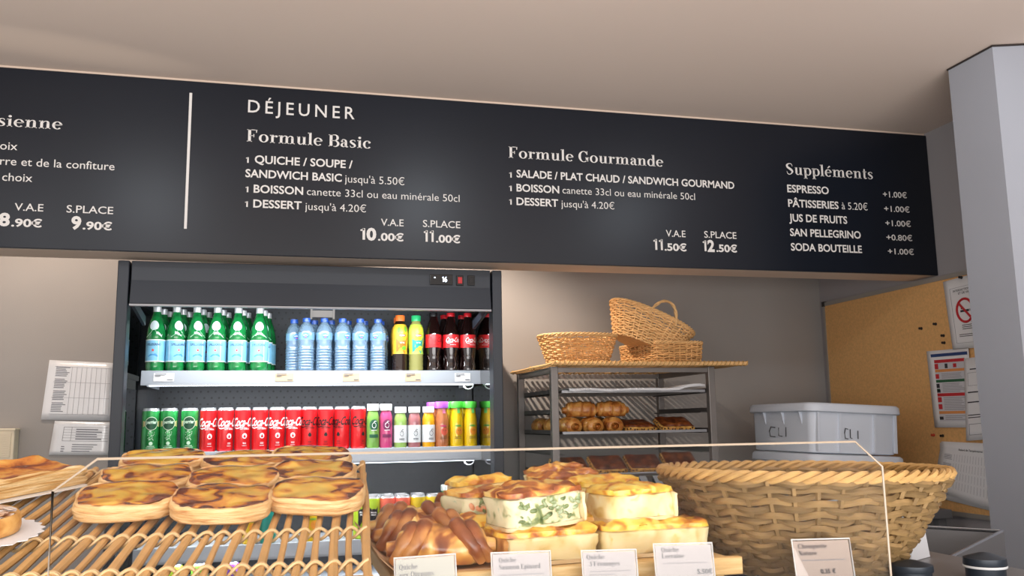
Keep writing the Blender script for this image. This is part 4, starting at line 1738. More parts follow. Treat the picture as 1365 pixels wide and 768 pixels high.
# ---- pastries on the rack
bake = mottled('croissant_crust', [(.25, (120, 62, 22)), (.42, (176, 106, 44)), (.58, (206, 146, 74)), (.75, (226, 178, 108))], 38, rough=.38, coat=.25, bump=.5)


def roll_mesh(L, r, turns, seed, squash=.8, ridge=.10, taper=.35, bend=.0, n=26, m=18):
    """A rolled pastry: a fat spindle with overlapping spiral layers and coiled ends."""
    mb = MB()
    vs, fs = [], []
    for i in range(n + 1):
        f = i / n
        x = (f - .5) * L
        body = (1 - taper * abs(2 * f - 1) ** 2.2) * (1 - max(0, abs(2 * f - 1) - .93) / .07 * .45)
        for j in range(m):
            a = 2 * PI * j / m
            ph = (f * turns + a / (2 * PI)) % 1.0
            k = 1 + ridge * (ph - .5) + .05 * noise.noise(Vector((f * 4 + seed, math.cos(a) * 1.5, math.sin(a) * 1.5)))
            y = r * body * k * math.cos(a)
            z = r * squash * body * k * math.sin(a)
            if z < -r * squash * .72:
                z = -r * squash * .72
            vs.append((x, y + bend * (x / L) ** 2 * L, z + r * squash * .72))
    for i in range(n):
        for j in range(m):
            j2 = (j + 1) % m
            fs.append((i * m + j, (i + 1) * m + j, (i + 1) * m + j2, i * m + j2))
    for i in (0, n):  # coiled ends: rings stepping inwards
        cx = vs[i * m][0]
        base = [vs[i * m + j] for j in range(m)]
        cz = sum(b[2] for b in base) / m
        cy = sum(b[1] for b in base) / m
        prev = [i * m + j for j in range(m)]
        s_ = -1 if i == 0 else 1
        for k, (q, d) in enumerate(((.82, .010), (.70, .002), (.52, .010), (.36, .003), (.16, .008))):
            cur = []
            for j in range(m):
                b = base[j]
                vs.append((cx + s_ * d * r / .03, cy + (b[1] - cy) * q, cz + (b[2] - cz) * q))
                cur.append(len(vs) - 1)
            for j in range(m):
                j2 = (j + 1) % m
                fs.append((prev[j], prev[j2], cur[j2], cur[j]) if i else (prev[j2], prev[j], cur[j], cur[j2]))
            prev = cur
        fs.append(tuple(prev) if i else tuple(prev[::-1]))
    mb.add(vs, fs)
    return mb


def make_roll(seed):
    t = thing('rolled_pastry', 'pastry', 'pastry')
    roll_mesh(.108, .038, 3.2, seed, .86, .16, .25).build('pastry_body', bake, t, angle=70)
    ch = MB()
    for s_ in (-1, 1):
        ch.sphere((s_ * .0535, -.006, .020), .0042, 8, 6, (1.2, 1, 1))
    ch.build('chocolate_sticks', M('chocolate', (50, 26, 16), .4), t)
    return t


def make_slab(seed):
    """A flat chocolate-chip slab: pale layered side, dark glazed top."""
    t = thing('chocolate_slab_pastry', 'pastry', 'pastry')
    lo_, up_ = MB(), MB()
    for mb, z0, z1, ins in ((lo_, 0, .017, 0), (up_, .0165, .024, .0035)):
        nx, ny = 16, 10
        vs, fs = [], []
        for j in range(ny + 1):
            for i in range(nx + 1):
                fx, fy = i / nx * 2 - 1, j / ny * 2 - 1
                ed = max(abs(fx), abs(fy))
                x = (.066 - ins) * fx * (1 - .03 * fy * fy)
                y = (.044 - ins) * fy * (1 - .03 * fx * fx)
                z = z1 + .0035 * noise.noise(Vector((x * 40 + seed, y * 40, 0))) - .005 * max(0, ed - .82) / .18
                vs.append((x, y, z))
        W_ = nx + 1
        for j in range(ny):
            for i in range(nx):
                fs.append((j * W_ + i, j * W_ + i + 1, (j + 1) * W_ + i + 1, (j + 1) * W_ + i))
        ring = [i for i in range(W_)] + [j * W_ + nx for j in range(1, ny + 1)] + [ny * W_ + i for i in range(nx - 1, -1, -1)] + [j * W_ for j in range(ny - 1, 0, -1)]
        o = len(vs)
        vs += [(vs[k][0] * 1.0, vs[k][1] * 1.0, z0) for k in ring]
        R_ = len(ring)
        for k in range(R_):
            fs.append((ring[k], o + k, o + (k + 1) % R_, ring[(k + 1) % R_]))
        fs.append(tuple(o + k for k in range(R_))[::-1])
        mb.add(vs, fs)
    lo_.build('layered_side', mottled('slab_side', [(.3, (150, 92, 36)), (.5, (206, 152, 76)), (.7, (226, 182, 104))], 60, rough=.5, bump=.5, stretch=(1, 1, 3)), t, angle=60)
    up_.build('glazed_top', mottled('slab_top', [(.3, (62, 28, 14)), (.5, (108, 54, 24)), (.68, (150, 86, 40))], 34, rough=.3, coat=.3, bump=.5), t, angle=60)
    cc = MB()
    for k in range(9):
        x = -.055 + .11 * k / 8 + random.uniform(-.004, .004)
        cc.sphere((x, -.0435, .006 + .007 * random.random()), .0032, 7, 5)
        if k < 6:
            cc.sphere((-.0655, -.035 + .014 * k, .006 + .006 * random.random()), .003, 7, 5)
    cc.build('chocolate_chips', MATS['chocolate'], t)
    return t


ztm = zlev[2] - .009
ztl = zlev[4] - .009
Kro = Kind(make_roll(1.0))
G1 = 'rolled pastries on the middle rack tray'
nth = ['nearest the left upright', 'second from the left upright', 'third from the left upright']
for px, Y, dz, rz, lab in ((757, 3.06, 0, -1.42, 'golden rolled pastry in the front row nearest the left upright, coiled end showing'),
                           (786, 3.06, 0, -1.45, 'golden rolled pastry in the middle of the front row, coiled end showing'),
                           (815, 3.06, 0, -1.7, 'golden rolled pastry at the right end of the front row, touching a dark slab'),
                           (722, 3.37, 0, 1.5, 'golden rolled pastry seen behind the left upright'),
                           (739, 3.245, 0, 1.52, 'golden rolled pastry deeper in the tray behind the left upright'),
                           (774, 3.07, .0575, -.10, 'golden rolled pastry on top of the row, left one of the two largest'),
                           (814, 3.07, .0575, -.05, 'golden rolled pastry on top of the row, right one with dark crown'),
                           (797, 3.21, 0, 1.5, 'golden rolled pastry at the back of the tray behind the middle front one'),
                           (769, 3.20, 0, 1.5, 'golden rolled pastry at the back, just right of the front left upright')):
    Kro.put((at(px, 560, Y).x, Y, ztm + dz + .001), (0, 0, rz), lab, G1)
Ksl = Kind(make_slab(2.0))
G2 = 'chocolate slabs on the rack'
for px, Y, z, dz, rz, rx, lab in ((848, 3.09, ztm, .014, .12, .28, 'dark chocolate slab beside the rolled pastries on the middle tray'),
                                  (899, 3.06, ztm, .019, .06, .40, 'dark chocolate slab at the right end of the middle tray'),
                                  (876, 3.21, ztm, 0, .1, 0, 'dark chocolate slab at the back of the middle tray'),
                                  (826, 3.22, ztm, 0, .1, 0, 'dark chocolate slab at the back of the middle tray behind the rolls'),
                                  (758, 3.07, ztl, .024, .12, .52, 'dark chocolate slab on the lowest tray just right of the left upright'),
                                  (808, 3.06, ztl, .026, .10, .58, 'chocolate slab tilted to the front on the lowest tray, second from its left upright'),
                                  (856, 3.07, ztl, .026, .05, .58, 'chocolate slab tilted to the front in the middle of the lowest tray'),
                                  (904, 3.08, ztl, .030, .08, .66, 'chocolate slab at the right end of the lowest tray, above the big basket'),
                                  (786, 3.19, ztl, 0, .1, 0, 'chocolate slab behind the tilted ones on the lowest tray'),
                                  (722, 3.14, ztl, .0, 1.3, .2, 'chocolate slab standing crosswise behind the left upright on the lowest tray')):
    Ksl.put((at(px, 600, Y).x, Y, z + dz + .001), (rx, 0, rz), lab, G2)

# ---- cane board and baskets on top of the rack
bx0, bx1 = at(741, 482, 2.95).x - .01, at(994, 484, 2.95).x
zb = zr + .0092
cb = thing('cane_board', 'pale cane board lying across the top of the steel rack under three baskets', 'board', ((bx0 + bx1) / 2, 2.95, zb))
hwx = (bx1 - bx0) / 2
cane_board(cb, 34, -hwx, hwx, 0.0, .60, wick_gold, wick_rim, .0050, (.012, .03, .30, .575), .002)
m_ = MB()
m_.tube([(-hwx - .004, -.003, -.001), (-hwx * .3, -.003, -.0015), (hwx * .4, -.003, -.001), (hwx + .004, -.003, 0)], .0075, 8)
m_.build('edge_cane', wick_gold, cb)
m_ = MB()
for i in range(44):
    x = -hwx + 2 * hwx * i / 43
    m_.tube([(x + .005 * math.cos(a), -.003 + .0085 * math.sin(a), .0085 * math.cos(a)) for a in [2 * PI * k / 10 for k in range(10)]], .0019, 5, closed=True)
m_.build('edge_lacing', wick_rim, cb)
ztop = zb + .0105
b1 = thing('wicker_basket', 'oval honey wicker basket without handle, left one on the rack top', 'basket', (at(770, 478, 3.13).x, 3.13, ztop))
basket(b1, .112, .085, .145, .112, .097, 2.3, 12, 34, .0036, wick_honey, wick_gold, .0052, wob=.0008)
b2 = thing('wicker_basket', 'rectangular straight sided wicker basket on the rack top under the tilted one', 'basket', (at(902, 478, 3.05).x + .018, 3.24, ztop), (0, 0, .10))
basket(b2, .106, .150, .112, .156, .076, 7, 9, 40, .0038, wick_honey, wick_gold, .0050, wob=.0008)
p3 = at(868, 424, 3.16)
b3 = thing('wicker_basket', 'handled wicker basket tipped on its side on top of the rectangular one', 'basket', (p3.x - .035, 3.18, ztop + .068), (0, R(23), 0))
basket(b3, .115, .085, .172, .118, .118, 2.3, 14, 38, .0036, wick_gold, wick_gold, .0056, wob=.0008,
       handles=[(-PI / 2 - .28, -PI / 2 + .28, .055, .0062), (PI / 2 - .28, PI / 2 + .28, .055, .0062)])

# ================================================================== corkboard and papers on the right wall
cork_m = M('cork', (224, 174, 112), .85, vary=.10, vscale=120, bump=.3, bscale=300, bdist=.001)
alu_m = M('frame_alu', (170, 166, 160), .4, .4)
XC = XW - .018
c0 = atX(1096, 404, XC)
c1z = atX(1229, 682, XC).z
cy0, cy1 = 2.30, c0.y
ck = thing('corkboard', 'large corkboard with thin grey metal frame on the right wall', 'board', (XC, (cy0 + cy1) / 2, c1z))
hy, hz = (cy1 - cy0) / 2, c0.z - c1z
MB().box((.004, -hy + .01, .01), (.017, hy - .01, hz - .01)).build('cork_panel', cork_m, ck, smooth=False)
for lo, hi in (((0, -hy, 0), (.017, hy, .016)), ((0, -hy, hz - .016), (.017, hy, hz)), ((0, -hy, .016), (.017, -hy + .014, hz - .016)), ((0, hy - .012, .016), (.017, hy, hz - .016))):
    MB().box(lo, hi).build('frame_bar', alu_m, ck, smooth=False)
m_ = MB()
m_.box((-.002, hy - .016, hz - .018), (.012, hy + .003, hz + .004))
m_.build('frame_corner', M('dark_plastic', (40, 38, 38), .4), ck, smooth=False)


class Sheet:
    """A thin sheet given by its four corners (top left, top right, bottom right, bottom left), with printed marks on it."""
    def __init__(s, name, label, cat, c, nrm, mat, th=.0008, sag=0.0):
        s.c = [Vector(p) for p in c]
        s.o = sum(s.c, Vector()) / 4
        s.n = Vector(nrm).normalized()
        s.t = thing(name, label, cat, s.o)
        mb = MB()
        N = 8
        s.sag = sag
        vs = [s.P(i / N, j / N, 0) for j in range(N + 1) for i in range(N + 1)]
        mb.add(vs, [(j * (N + 1) + i, j * (N + 1) + i + 1, (j + 1) * (N + 1) + i + 1, (j + 1) * (N + 1) + i) for j in range(N) for i in range(N)])
        ob = mb.build('sheet', mat, s.t)
        sm = ob.modifiers.new('thickness', 'SOLIDIFY')
        sm.thickness = th
        sm.offset = 0
        s.th = th

    def P(s, u, v, h):
        a = s.c[0].lerp(s.c[1], u)
        b = s.c[3].lerp(s.c[2], u)
        return a.lerp(b, v) - s.o + s.n * (h + s.sag * math.sin(PI * u * .9) * v)

    def marks(s, name, rects, mat, h=.0012):
        mb = MB()
        for u0, v0, u1, v1 in rects:
            mb.quad(s.P(u0, v0, h), s.P(u1, v0, h), s.P(u1, v1, h), s.P(u0, v1, h))
        return mb.build(name, mat, s.t, smooth=False)

    def text(s, name, body, u0, v, u1, cap, mat, font='sans', bold=.0, h=.0013):
        mb = MB()
        a, b = s.P(u0, v, h), s.P(u1, v, h)
        up = (s.P(u0, v - .1, h) - a).normalized()
        flat_text(mb, body, a, (b - a).normalized(), up, (b - a).length, cap, font=font, bold=bold)
        return mb.build(name, mat, s.t, smooth=False)

    def lines(s, u0, u1, v0, v1, n, lw=.35, ragged=.25):
        out = []
        for i in range(n):
            v = v0 + (v1 - v0) * (i + .3) / n
            out.append((u0, v, u1 - (u1 - u0) * ragged * random.random(), v + (v1 - v0) / n * lw))
        return out


def corkpt(px, py, d=.004):
    return atX(px, py, XC - d)


def cork_sheet(pxs, label, d=.004, cat='notice', sag=0, name='paper_notice'):
    return Sheet(name, label, cat, [corkpt(x, y, d) for x, y in pxs], (-1, 0, 0), white_m, sag=sag)


ink = M('ink_dark', (52, 52, 58), .6)
lgrey = M('ink_light', (150, 150, 156), .6)
# no-smoking notice, partly behind the pillar
s_ = cork_sheet([(1257, 376), (1312, 361), (1321, 462), (1270, 466)], 'white no smoking notice pinned highest on the corkboard beside the pillar')
s_.text('notice_lettering', 'INTERDICTION DE FUMER', .22, .19, .92, .0075, ink, bold=.01)
s_.text('notice_lettering', 'ET DE VAPOTER', .34, .235, .80, .0075, ink, bold=.01)
mb = MB()
cen = Vector((.5, .47))
ring = []
asp = ((s_.c[3] - s_.c[0]).length / (s_.c[1] - s_.c[0]).length)
pts = [s_.P(.46 + .20 * math.cos(2 * PI * i / 28), .47 + .20 / asp * math.sin(2 * PI * i / 28), .0014) for i in range(28)]
mb.tube(pts, .0045, 6, closed=True, up=Vector((1, 0, 0)))
mb.tube([s_.P(.46 - .14, .47 - .14 / asp, .0014), s_.P(.46 + .14, .47 + .14 / asp, .0014)], .0042, 6)
mb.build('prohibition_ring', M('sign_red', (196, 36, 44), .5), s_.t, label='red prohibition ring with slash')
s_.marks('cigarette_symbol', [(.34, .46, .56, .49), (.575, .46, .59, .49), (.36, .42, .40, .45)], ink)
s_.marks('printed_lines', s_.lines(.34, .66, .66, .74, 3) + s_.lines(.24, .76, .79, .84, 2), ink)
s_.marks('printed_border', [(.14, .13, .15, .92), (.88, .13, .89, .92), (.14, .13, .89, .134), (.14, .916, .89, .92)], lgrey)
# safety notice with red, green and orange bands
s_ = cork_sheet([(1235, 468.5), (1291, 463.5), (1298, 570), (1246, 570)], 'safety notice with blue, red and green bands pinned mid height on the corkboard')
U0, U1 = .17, .90
s_.marks('blue_band', [(.1, .045, .97, .085)], M('print_blue', (40, 66, 120), .6))
s_.marks('red_bands', [(U0, .125, U1, .165), (U0, .175, .26, .245), (U0, .31, .26, .37), (U0, .56, U1, .60), (U0, .61, .27, .675), (U0, .70, .27, .765), (.62, .185, .70, .235)], M('print_red', (198, 44, 52), .6))
s_.marks('orange_bands', [(U0, .25, U1, .285), (U0, .79, U1, .825)], M('print_orange', (226, 150, 86), .6))
s_.marks('green_band', [(U0, .385, U1, .42), (U0, .50, .25, .53)], M('print_green', (44, 98, 66), .6))
s_.marks('black_symbols', [(U0, .435, .25, .49), (.42, .18, .49, .24), (U0, .51, .26, .55), (U0, .86, .27, .90)], ink)
s_.marks('grey_field', [(U0, .165, U1, .25), (U0, .285, U1, .385), (U0, .42, U1, .56), (U0, .60, U1, .79), (U0, .825, U1, .92)], M('print_pale', (206, 206, 212), .6), h=.0009)
s_.marks('printed_lines', s_.lines(.32, .86, .30, .375, 4) + s_.lines(.32, .86, .43, .55, 6) + s_.lines(.32, .86, .61, .78, 8) + s_.lines(.32, .86, .84, .91, 3), lgrey)
# letter half behind the pillar
s_ = cork_sheet([(1285, 478), (1322, 474), (1340, 584), (1288, 588)], 'white typed letter half hidden behind the pillar', d=.0075)
s_.marks('printed_lines', s_.lines(.2, .7, .12, .16, 1) + s_.lines(.1, .8, .40, .44, 1, ragged=.6) + s_.lines(.08, .8, .52, .56, 1) + s_.lines(.08, .8, .68, .74, 2), ink)
s_.marks('printed_frame', [(.1, .80, .85, .806), (.1, .93, .85, .936), (.1, .80, .112, .936), (.12, .18, .13, .34), (.12, .18, .8, .184), (.12, .336, .8, .34)], lgrey)
# temperature table, two sheets, the front one curling
s_ = cork_sheet([(1253, 590), (1330, 594), (1332, 684), (1252, 664)], 'lower white sheet showing its edge under the table sheet', d=.004, name='paper_sheet')
s_ = cork_sheet([(1255, 588.5), (1334, 592), (1340, 684), (1244, 652)], 'white sheet with printed tables curling off the bottom of the corkboard', d=.009, sag=.012)
s_.text('table_heading', 'Relevé de Températures', .33, .155, .72, .0070, ink, bold=.015)
tb = []
for k in range(4):
    v0 = .24 + .165 * k
    tb += s_.lines(.1, .24, v0, v0 + .10, 5, .5, .1)
    for c in range(16):
        u = .27 + .044 * c
        tb.append((u, v0 - .01, u + .004, v0 + .12))
    for r_ in range(5):
        tb.append((.08, v0 - .01 + .0325 * r_, .98, v0 - .01 + .0325 * r_ + .004))
s_.marks('printed_tables', tb, M('ink_table', (168, 168, 174), .6))
# push pins
pin_b, pin_r = M('pin_black', (26, 24, 26), .35), M('pin_red', (196, 66, 44), .35)


def make_pin(mat):
    t = thing('push_pin', 'pin', 'pin')
    m_ = MB()
    m_.lathe([(.0055, 0), (.0055, .0018), (.0028, .003), (.0026, .009), (.0048, .0105), (.0048, .0125), (0, .0125)], 14)
    m_.build('pin_head', mat, t)
    m_ = MB()
    m_.tube([(0, 0, -.004), (0, 0, .001)], .0007, 5)
    m_.build('pin_point', chrome_m, t)
    return t


Kpb, Kpr = Kind(make_pin(pin_b)), Kind(make_pin(pin_r))
for K_, px, py, lab in ((Kpb, 1247.5, 432, 'black push pin, upper one of the pair above the safety notice'), (Kpb, 1228.5, 438, 'black push pin farthest from the notices'),
                        (Kpb, 1258, 447.5, 'black push pin beside the no smoking notice, upper of two'), (Kpb, 1259, 457, 'black push pin just above the safety notice'),
                        (Kpb, 1257, 581, 'black push pin below the safety notice'), (Kpr, 1245, 580, 'red push pin below the safety notice'), (Kpb, 1284.5, 370, 'black push pin in the top of the no smoking notice')):
    pnt = atX(px, py, XC + .0035)
    K_.put((XC + (.0035 if py != 370 else -.0055), pnt.y, pnt.z), (R(12), R(-90), 0), lab, 'push pins on the corkboard')

# ---- laminated papers left of the fridge, and the cream wall box


def wallpt(px, py, d):
    return at(px, py, YB - d)


lam = M('laminate', (226, 227, 230), .18, coat=.8, bump=.25, bscale=24, bdist=.004)
s_ = Sheet('laminated_sheet', 'larger laminated table sheet on the wall left of the fridge', 'notice', [wallpt(x, y, .006) for x, y in ((66, 480), (152, 484), (147, 561), (54.5, 559.5))], (0, -1, 0), lam)
tb = []
for k in range(4):
    v0 = .10 + .2 * k
    tb += s_.lines(.12, .34, v0, v0 + .17, 6, .45, .35)
s_.marks('printed_names', tb, M('ink_soft', (120, 120, 128), .6))
tb = []
for c in range(9):
    u = .36 + .075 * c
    tb.append((u, .10, u + .006, .90))
for v in (.10, .36, .62, .90):
    tb.append((.10, v, .96, v + .006))
s_.marks('printed_grid', tb, MATS['ink_table'])
s_ = Sheet('laminated_sheet', 'smaller laminated sheet under the larger one beside the fridge post', 'notice', [wallpt(x, y, .004) for x, y in ((73, 561), (148, 563), (145.5, 607), (65, 606.5))], (0, -1, 0), lam)
s_.marks('printed_frame', [(.18, .17, .96, .18), (.18, .58, .96, .59), (.18, .17, .186, .59), (.32, .17, .326, .59)] + [(.18, .25 + .08 * k, .96, .256 + .08 * k) for k in range(4)], MATS['ink_soft'])
s_.marks('printed_lines', s_.lines(.4, .9, .20, .56, 5, .4, .3) + s_.lines(.36, .8, .66, .92, 4, .35, .4) + s_.lines(.18, .24, .72, .92, 3, .4, .2), MATS['ink_soft'])
box_m = M('cream_plastic', (226, 212, 186), .45)
a, b = at(-14, 573, YB - .06), at(17, 614, YB - .06)
wb = thing('wall_vent_box', 'cream ribbed plastic box on the back wall at the left edge', 'box', ((a.x + b.x) / 2, YB - .035, b.z))
w2, hz = (b.x - a.x) / 2, a.z - b.z
MB().box((-w2, -.025, 0), (w2, .034, hz)).build('housing', box_m, wb, smooth=False, bevel=.004)
m_ = MB()
for k in range(11):
    z = .012 + (hz - .03) * k / 10
    m_.box((-w2 + .008, -.030, z), (w2 - .010, -.024, z + .005))
m_.build('louvres', box_m, wb, smooth=False)
m_ = MB()
m_.box((-w2, -.031, hz - .004), (w2 + .003, .034, hz + .004))
m_.build('lid', box_m, wb, smooth=False, bevel=.002)

# ================================================================== white tubs
tub_m = M('tub_white', (214, 220, 230), .4)
marker = M('marker_black', (40, 40, 46), .6)
tc_ = at(1137, 608, 2.83)
tilt = R(3.0)
tw, td, thh = .172, .21, .148


def rrect(a, b, r, n=6):
    o = []
    for cx, cy, a0 in ((a - r, b - r, 0), (-a + r, b - r, 90), (-a + r, -b + r, 180), (a - r, -b + r, 270)):
        for i in range(n + 1):
            t_ = R(a0 + 90 * i / n)
            o.append((cx + r * math.cos(t_), cy + r * math.sin(t_)))
    return o


def loft(mb, sections):
    n = len(sections[0][0])
    vs, fs = [], []
    for poly, z in sections:
        vs += [(x, y, z) for x, y in poly]
    for k in range(len(sections) - 1):
        for i in range(n):
            j = (i + 1) % n
            fs.append((k * n + i, k * n + j, (k + 1) * n + j, (k + 1) * n + i))
    fs.append(tuple(range(n))[::-1])
    fs.append(tuple((len(sections) - 1) * n + i for i in range(n)))
    return mb.add(vs, fs)


def make_tub(label, z, text):
    t = thing('storage_tub', label, 'tub', (tc_.x, 3.02, z), (0, tilt, 0), 'white storage tubs')
    m_ = MB()
    loft(m_, [(rrect(tw - .012, td - .012, .03), 0), (rrect(tw, td, .035), .004), (rrect(tw + .006, td + .006, .035), thh)])
    m_.build('tub_body', tub_m, t, angle=50)
    m_ = MB()
    loft(m_, [(rrect(tw + .016, td + .016, .045), thh - .004), (rrect(tw + .022, td + .022, .05), thh), (rrect(tw + .020, td + .020, .05), thh + .022), (rrect(tw + .012, td + .012, .045), thh + .029)])
    m_.build('lid', tub_m, t, angle=50)
    for x in (-.155, -.068, .072, .158):
        m_ = MB()
        m_.box((x - .004, -td - .011, .008), (x + .004, -td + .002, thh - .002))
        m_.build('rib', tub_m, t, smooth=False)
    for y in (-.15, -.03, .1):
        m_ = MB()
        m_.prism([(-tw - .005, y, thh - .002), (-tw - .018, y, thh - .002), (-tw - .004, y, thh - .05)], (0, .005, 0))
        m_.build('rib', tub_m, t, smooth=False)
    if text:
        m_ = MB()
        y = -td - .0075
        for pts in ([(-.036, .088), (-.046, .091), (-.05, .075), (-.047, .055), (-.036, .054)], [(-.027, .088), (-.027, .058), (-.020, .056)], [(.004, .084), (.004, .055)]):
            m_.tube([(x, y, z_) for x, z_ in pts], .0016, 5)
        m_.build('marker_lettering', marker, t, label='hand written black letters CLI')
        m_ = MB()
        x = -tw - .0065
        for pts in ([(-.030, .088), (.0, .091), (.012, .075), (.005, .055), (-.030, .054)], [(-.055, .088), (-.055, .058), (-.08, .056)], [(-.105, .09), (-.105, .055)]):
            m_.tube([(x, y_ + .06, z_) for y_, z_ in pts], .0015, 5)
        m_.build('marker_lettering', marker, t, label='hand written grey letters CLI on the short side')
    return t


zt0 = EYE - .132
make_tub('white lidded storage tub marked CLI, upper one of the stack', zt0, True)
make_tub('white lidded storage tub under the marked one, mostly hidden by the basket', zt0 - .180, False)
tbm = M('table_grey', (120, 122, 126), .5)
tt = thing('side_table', 'grey side table behind the counter under the white tubs', 'table', (tc_.x + .02, 3.04, 0))
MB().box((-.30, -.30, zt0 - .226), (.30, .30, zt0 - .196)).build('table_top', tbm, tt, smooth=False, bevel=.003)
for sx in (-1, 1):
    for sy in (-1, 1):
        MB().box((sx * .27 - .015, sy * .27 - .015, 0), (sx * .27 + .015, sy * .27 + .015, zt0 - .226)).build('leg', tbm, tt, smooth=False)

# ================================================================== the counter
ZC = EYE - .213
ctop = M('counter_top', (118, 118, 120), .35)
cfront = M('counter_front', (92, 84, 80), .5)
ct = thing('display_counter', 'grey topped serving counter carrying the pastry display', 'counter', (.3, 1.0, 0))
MB().prism([(x, y, ZC - .03) for x, y in ((-1.6, -.26), (1.5, -.26), (1.5, .07), (.70, .07), (.70, .27), (-1.6, .27))], (0, 0, .03)).build('counter_slab', ctop, ct, smooth=False, bevel=.003)
MB().box((-1.58, -.22, 0), (1.48, .05, ZC - .03)).build('counter_body', cfront, ct, smooth=False)

# clear guard screen with cut corners in front of the food
YG = .84
gp = [at(70.5, 655, YG), at(130, 612, YG), at(1140, 592, YG), at(1176, 622, YG), at(1188, 768, YG)]
xgl, xgr = at(69, 700, YG).x, gp[4].x
outl = [(xgl, ZC + .001), (gp[0].x, gp[0].z), (gp[1].x, gp[1].z), (gp[2].x, gp[1].z), (gp[3].x, gp[3].z), (xgr, ZC + .001)]
sc_ = thing('guard_screen', 'low clear guard screen with cut corners standing in front of the food', 'screen', ((xgl + xgr) / 2, YG, ZC))
o2 = [(x - (xgl + xgr) / 2, z - ZC) for x, z in outl]
m_ = MB()
m_.quad(*[(x, 0, z) for x, z in (o2[0], o2[1], o2[4], o2[5])])
m_.quad(*[(x, 0, z) for x, z in (o2[1], o2[2], o2[3], o2[4])])
m_.build('clear_pane', thin_clear('clear_acrylic', (252, 252, 252), 1.4, 0.0, .12), sc_, smooth=False)
edge_m = M('acrylic_edge', (158, 142, 124), .3)
m_ = MB()
m_.tube([(x, .0, z) for x, z in o2], .0012, 6)
m_.build('polished_edge', edge_m, sc_)

# ================================================================== tilted cane board with the custard flans
TH_ = R(9.5)
P0 = Vector((0, 1.05, EYE - .1215))
PN = Vector((0, -math.sin(TH_), math.cos(TH_)))
PE = Vector((0, math.cos(TH_), math.sin(TH_)))
cane_m = M('peeled_cane', (216, 172, 112), .45, island=.12, vary=.10, vscale=50, spec=.45)
lace_m = M('lacing_cane', (222, 190, 140), .45, island=.08, spec=.45)
XBR = at(488, 705, 1.05).x
ORG = Vector((XBR - .0128, .862, P0.z + math.tan(TH_) * (.862 - 1.05)))
db = thing('cane_display_board', 'sloping display board of pale laced canes carrying the golden flans', 'board', ORG, (TH_, 0, R(-4.0)))
NR = 46
SPC = .0176
yb = (1.05 - .862) / math.cos(TH_)
cane_board(db, NR, -SPC * (NR - 1), 0, .0, .565, cane_m, lace_m, .0043, (yb - .118, yb, yb + .34), .0016)
for x in (-.02, -SPC * (NR - 1) + .02):
    for y in (.06, .52):
        z1 = -.006
        dz = ORG.z + math.sin(TH_) * y - ZC
        m_ = MB()
        m_.box((x - .005, y - .005, -dz / math.cos(TH_) + .02), (x + .005, y + .005, z1))
        if y < .2:
            m_.build('support_leg', chrome_m, db, smooth=False)
for y in (.06, .52):
    m_ = MB()
    m_.tube([(-SPC * (NR - 1) - .005, y, -.0085), (.005, y, -.0085)], .004, 8)
    m_.build('cross_cane', cane_m, db)


def on_board(px, py):
    return atP(px, py, P0, PN)


custard = mottled('flan_custard', [(.30, (255, 218, 104)), (.46, (250, 196, 76)), (.56, (226, 146, 52)), (.64, (156, 78, 36)), (.74, (76, 34, 26))], 30, rough=.2, coat=.8, bump=.6,
                  rim=(.061, .020, .22), distort=1.2)
puff = mottled('puff_pastry', [(.28, (176, 116, 62)), (.45, (224, 180, 122)), (.62, (240, 206, 152)), (.8, (246, 220, 172))], 30, rough=.5, bump=.7, bdist=.003, stretch=(1, 1, 5), spec=.35)


